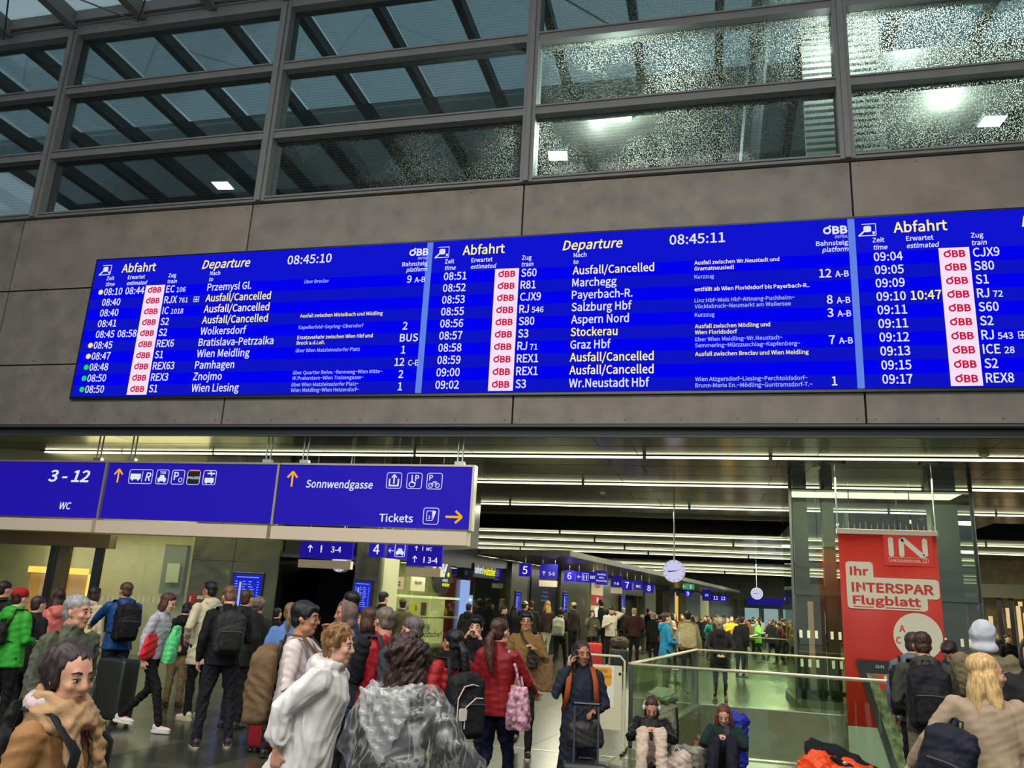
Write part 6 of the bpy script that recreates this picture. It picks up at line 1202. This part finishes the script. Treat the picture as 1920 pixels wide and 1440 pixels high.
t = thing('brown_bag', 'brown leather bag leaning beside the red-haired girl', 'bag', (at_y(1313, 1412, 10.9)[0], 10.9, 0)); organic('bag_body', [ell((0, 0, .2), (.12, .1, .2)), ell((0, 0, .08), (.13, .12, .1))], mat('leather_brown', (92, 60, 42), .5), t, .015, 3, folds(.01, 22, 3)); mk('handle', [tube([(-.06, 0, .36), (0, 0, .46), (.06, 0, .36)], [.009]*3, 6)], mat('leather_brown', (92, 60, 42), .5), t)
X_, Y_ = at_z(1262, 1288); t = thing('bistro_table', 'low counter with a white tray behind the glass railing', 'table', (X_, Y_+1.2, 0)); mk('table_top', [box(-.4, .4, -.3, .3, .72, .76, .01)], mat('table_brown', (96, 70, 58), .4), t); mk('pedestal', [tube([(0, 0, 0), (0, 0, .72)], [.04, .04], 10)], M_STEEL_D, t); mk('foot', [loft([(0, 0, 0, .2, .2), (0, 0, .03, .2, .2)], 20, 2)], M_STEEL_D, t)
t = wall_thing(WC, 'screen_terminal', 'glowing white touch terminal on a grey stand near the IN poster', 'terminal', 1088, 1148, -.7); mk('stand', [box(-.12, .12, 0, .2, -1.2, 0, .02)], M_ALU, t); mk('lit_screen', [quadstrip([(-.5, -.15), (-.35, .22), (.35, .22), (.5, -.15)], -.05, 0)], emis('terminal_white', (222, 230, 205), 1.), t)

# ---------------------------------------------------------------- distant crowd: six builds, copied one by one
CG = 'distant crowd at the end of the concourse'
cp = [dict(hair=('short', (40, 30, 26)), arms=('down', 'down')), dict(hair=('long', (60, 40, 30)), arms=('front', 'down'), b=.94), dict(hair=('bob', (110, 80, 50)), arms=('pocket', 'front'), b=.95),
      dict(hair=('short', (120, 112, 104)), arms=('phone', 'down'), b=1.1, lean=.06), dict(hair=('pony', (50, 34, 28)), legs='step', arms=('down', 'strap'), b=.95), dict(hair=('short', (30, 24, 22)), hat=('beanie', (60, 60, 60)), legs='step', b=1.05)]
CROWD = []
for i, k in enumerate(cp):
    px = [1238, 1300, 1330, 1372, 1420, 1470][i]; Yc = 33+i*1.5
    p_ = person('c%d' % i, ['person in red jacket', 'person in tan jacket', 'woman in teal jacket', 'grey-haired person in yellow raincoat', 'woman in lime green jacket', 'person in black coat and beanie'][i]+' at the front of the distant crowd', (px, 1150+i), 0+60*i, Y=Yc, lod=3, tall=[.98, 1.0, .96, 1.02, .97, 1.0][i],
                top=dict(kind='coat' if i % 2 else 'jacket', c=[(150, 40, 30), (150, 128, 92), (24, 110, 96), (204, 160, 20), (120, 190, 80), (22, 22, 24)][i], hem=.72), trousers=[(26, 26, 32), (30, 34, 46), (20, 20, 22), (40, 40, 44), (26, 28, 32), (18, 18, 20)][i], group=CG, hands=False, **k)
    CROWD.append(p_)

run_jobs()
# copies of the crowd figures, each its own object tree with its own clothes colour
r = random.Random(21)
TOPS = [((24, 24, 26), 'black'), ((30, 34, 44), 'navy'), ((60, 56, 46), 'olive'), ((110, 36, 32), 'red'), ((120, 100, 74), 'brown'), ((176, 142, 40), 'yellow'), ((170, 160, 140), 'cream'), ((40, 62, 88), 'blue'), ((24, 24, 26), 'black'), ((90, 90, 88), 'grey'), ((30, 30, 32), 'charcoal'), ((34, 30, 34), 'dark'), ((190, 190, 190), 'white'), ((96, 128, 74), 'pale green')]
HAIRS = [(30, 24, 22), (60, 40, 30), (110, 84, 54), (140, 134, 126), (24, 20, 20)]
def copy_person(src, x, y, face, s, tcol, hcol, label):
    o = src.copy(); COL.objects.link(o); o.location = (x, y, 0); o.rotation_euler = (0, 0, -math.radians(face)); o.scale = (s, s, s); o['label'] = label
    for ch in src.children:
        c = ch.copy(); COL.objects.link(c); c.parent = o
        for g in ch.children: d = g.copy(); COL.objects.link(d); d.parent = c
        nm = ch.name.split('.')[0]
        m_ = cloth(tcol) if nm in ('jacket', 'coat', 'hoodie') else hairm(hcol) if nm == 'hair' else None
        if m_: c.material_slots[0].link = 'OBJECT'; c.material_slots[0].material = m_
    return o
spots = []
front = [(1224, 30.5), (1262, 36), (1278, 37), (1310, 34), (1322, 35.5), (1345, 37), (1358, 36), (1385, 38), (1402, 35), (1433, 36.5), (1446, 38), (1459, 36), (1483, 37), (1492, 35)]
for px, Y in front: spots.append((px, Y))
for row, (Y0, n) in enumerate(((40, 13), (43, 14), (46.5, 15), (50, 15), (54, 14), (58, 12))):
    for q in range(n): spots.append((1242+(row % 2)*9+q*(262/n)+r.uniform(-4, 4), Y0+r.uniform(-.9, .9)))
BANDS = ['in the front rank', 'just behind the front rank', 'in the third rank', 'in the fourth rank', 'towards the back', 'far at the back', 'at the very back']
lab = {}; placed = [(c.location.x, c.location.y) for c in CROWD]
for k, (px, Y) in enumerate(spots):
    X, Z = at_y(px, 1152, Y); tc, tn = TOPS[r.randrange(len(TOPS))]; hc = HAIRS[r.randrange(5)]; src = CROWD[k % 6]
    band = 0 if Y < 39 else min(6, 1+int((Y-39)/3.4))
    xs_ = px-1225; zone = ['below the number 9 sign', 'left of the crowd centre', 'at the crowd centre', 'right of the crowd centre', 'under the distant clock', 'beside the lift shaft'][min(5, int(xs_/47))]
    L_ = 'distant person in %s clothing %s, %s' % (tn, BANDS[band], zone); n_ = lab.get(L_, 0); lab[L_] = n_+1
    if n_: L_ = L_.replace('distant person', ['second distant person', 'third distant person', 'fourth distant person'][min(2, n_-1)])
    if X < -7.75+.18*(Y-18.45)+.85 or (31 < Y < 47.6 and abs(X-(1.18+.115*(Y-32.1))) < .42) or any((X-a)**2+(Y-b)**2 < .42 for a, b in placed): continue
    placed.append((X, Y)); copy_person(src, X, Y, r.choice([0, 180, 90, -90, 30, 150, 200, -40]), r.uniform(.93, 1.04), tc, hc, L_)
for k, (px, Y, tn) in enumerate(((1082, 33, 'navy'), (1098, 36, 'brown'), (1160, 37, 'cream'), (1205, 38, 'black'), (1229, 40, 'navy'), (944, 24, 'black'), (1010, 30, 'grey'), (1868, 40, 'black'), (1900, 48, 'red'), (1560, 30, 'black'), (1855, 36, 'navy'))):
    X, Z = at_y(px, 1150, Y); tc = dict((b_, a_) for a_, b_ in TOPS)[tn]
    o = copy_person(CROWD[k % 6], X, Y, r.choice([0, 180, 90, -90]), r.uniform(.94, 1.03), tc, HAIRS[k % 5], 'lone person in %s clothing %s' % (tn, ['below the WC sign', 'by the red banded poster wall', 'near the distant screen', 'by the black doorway', 'by the bright shop', 'in front of the red shop', 'before the dark advert wall', 'at the right-hand shops', 'far along the right-hand shops', 'behind the lift glass', 'right of the lift by the shops'][k])); o['group'] = 'single figures along the shop fronts'
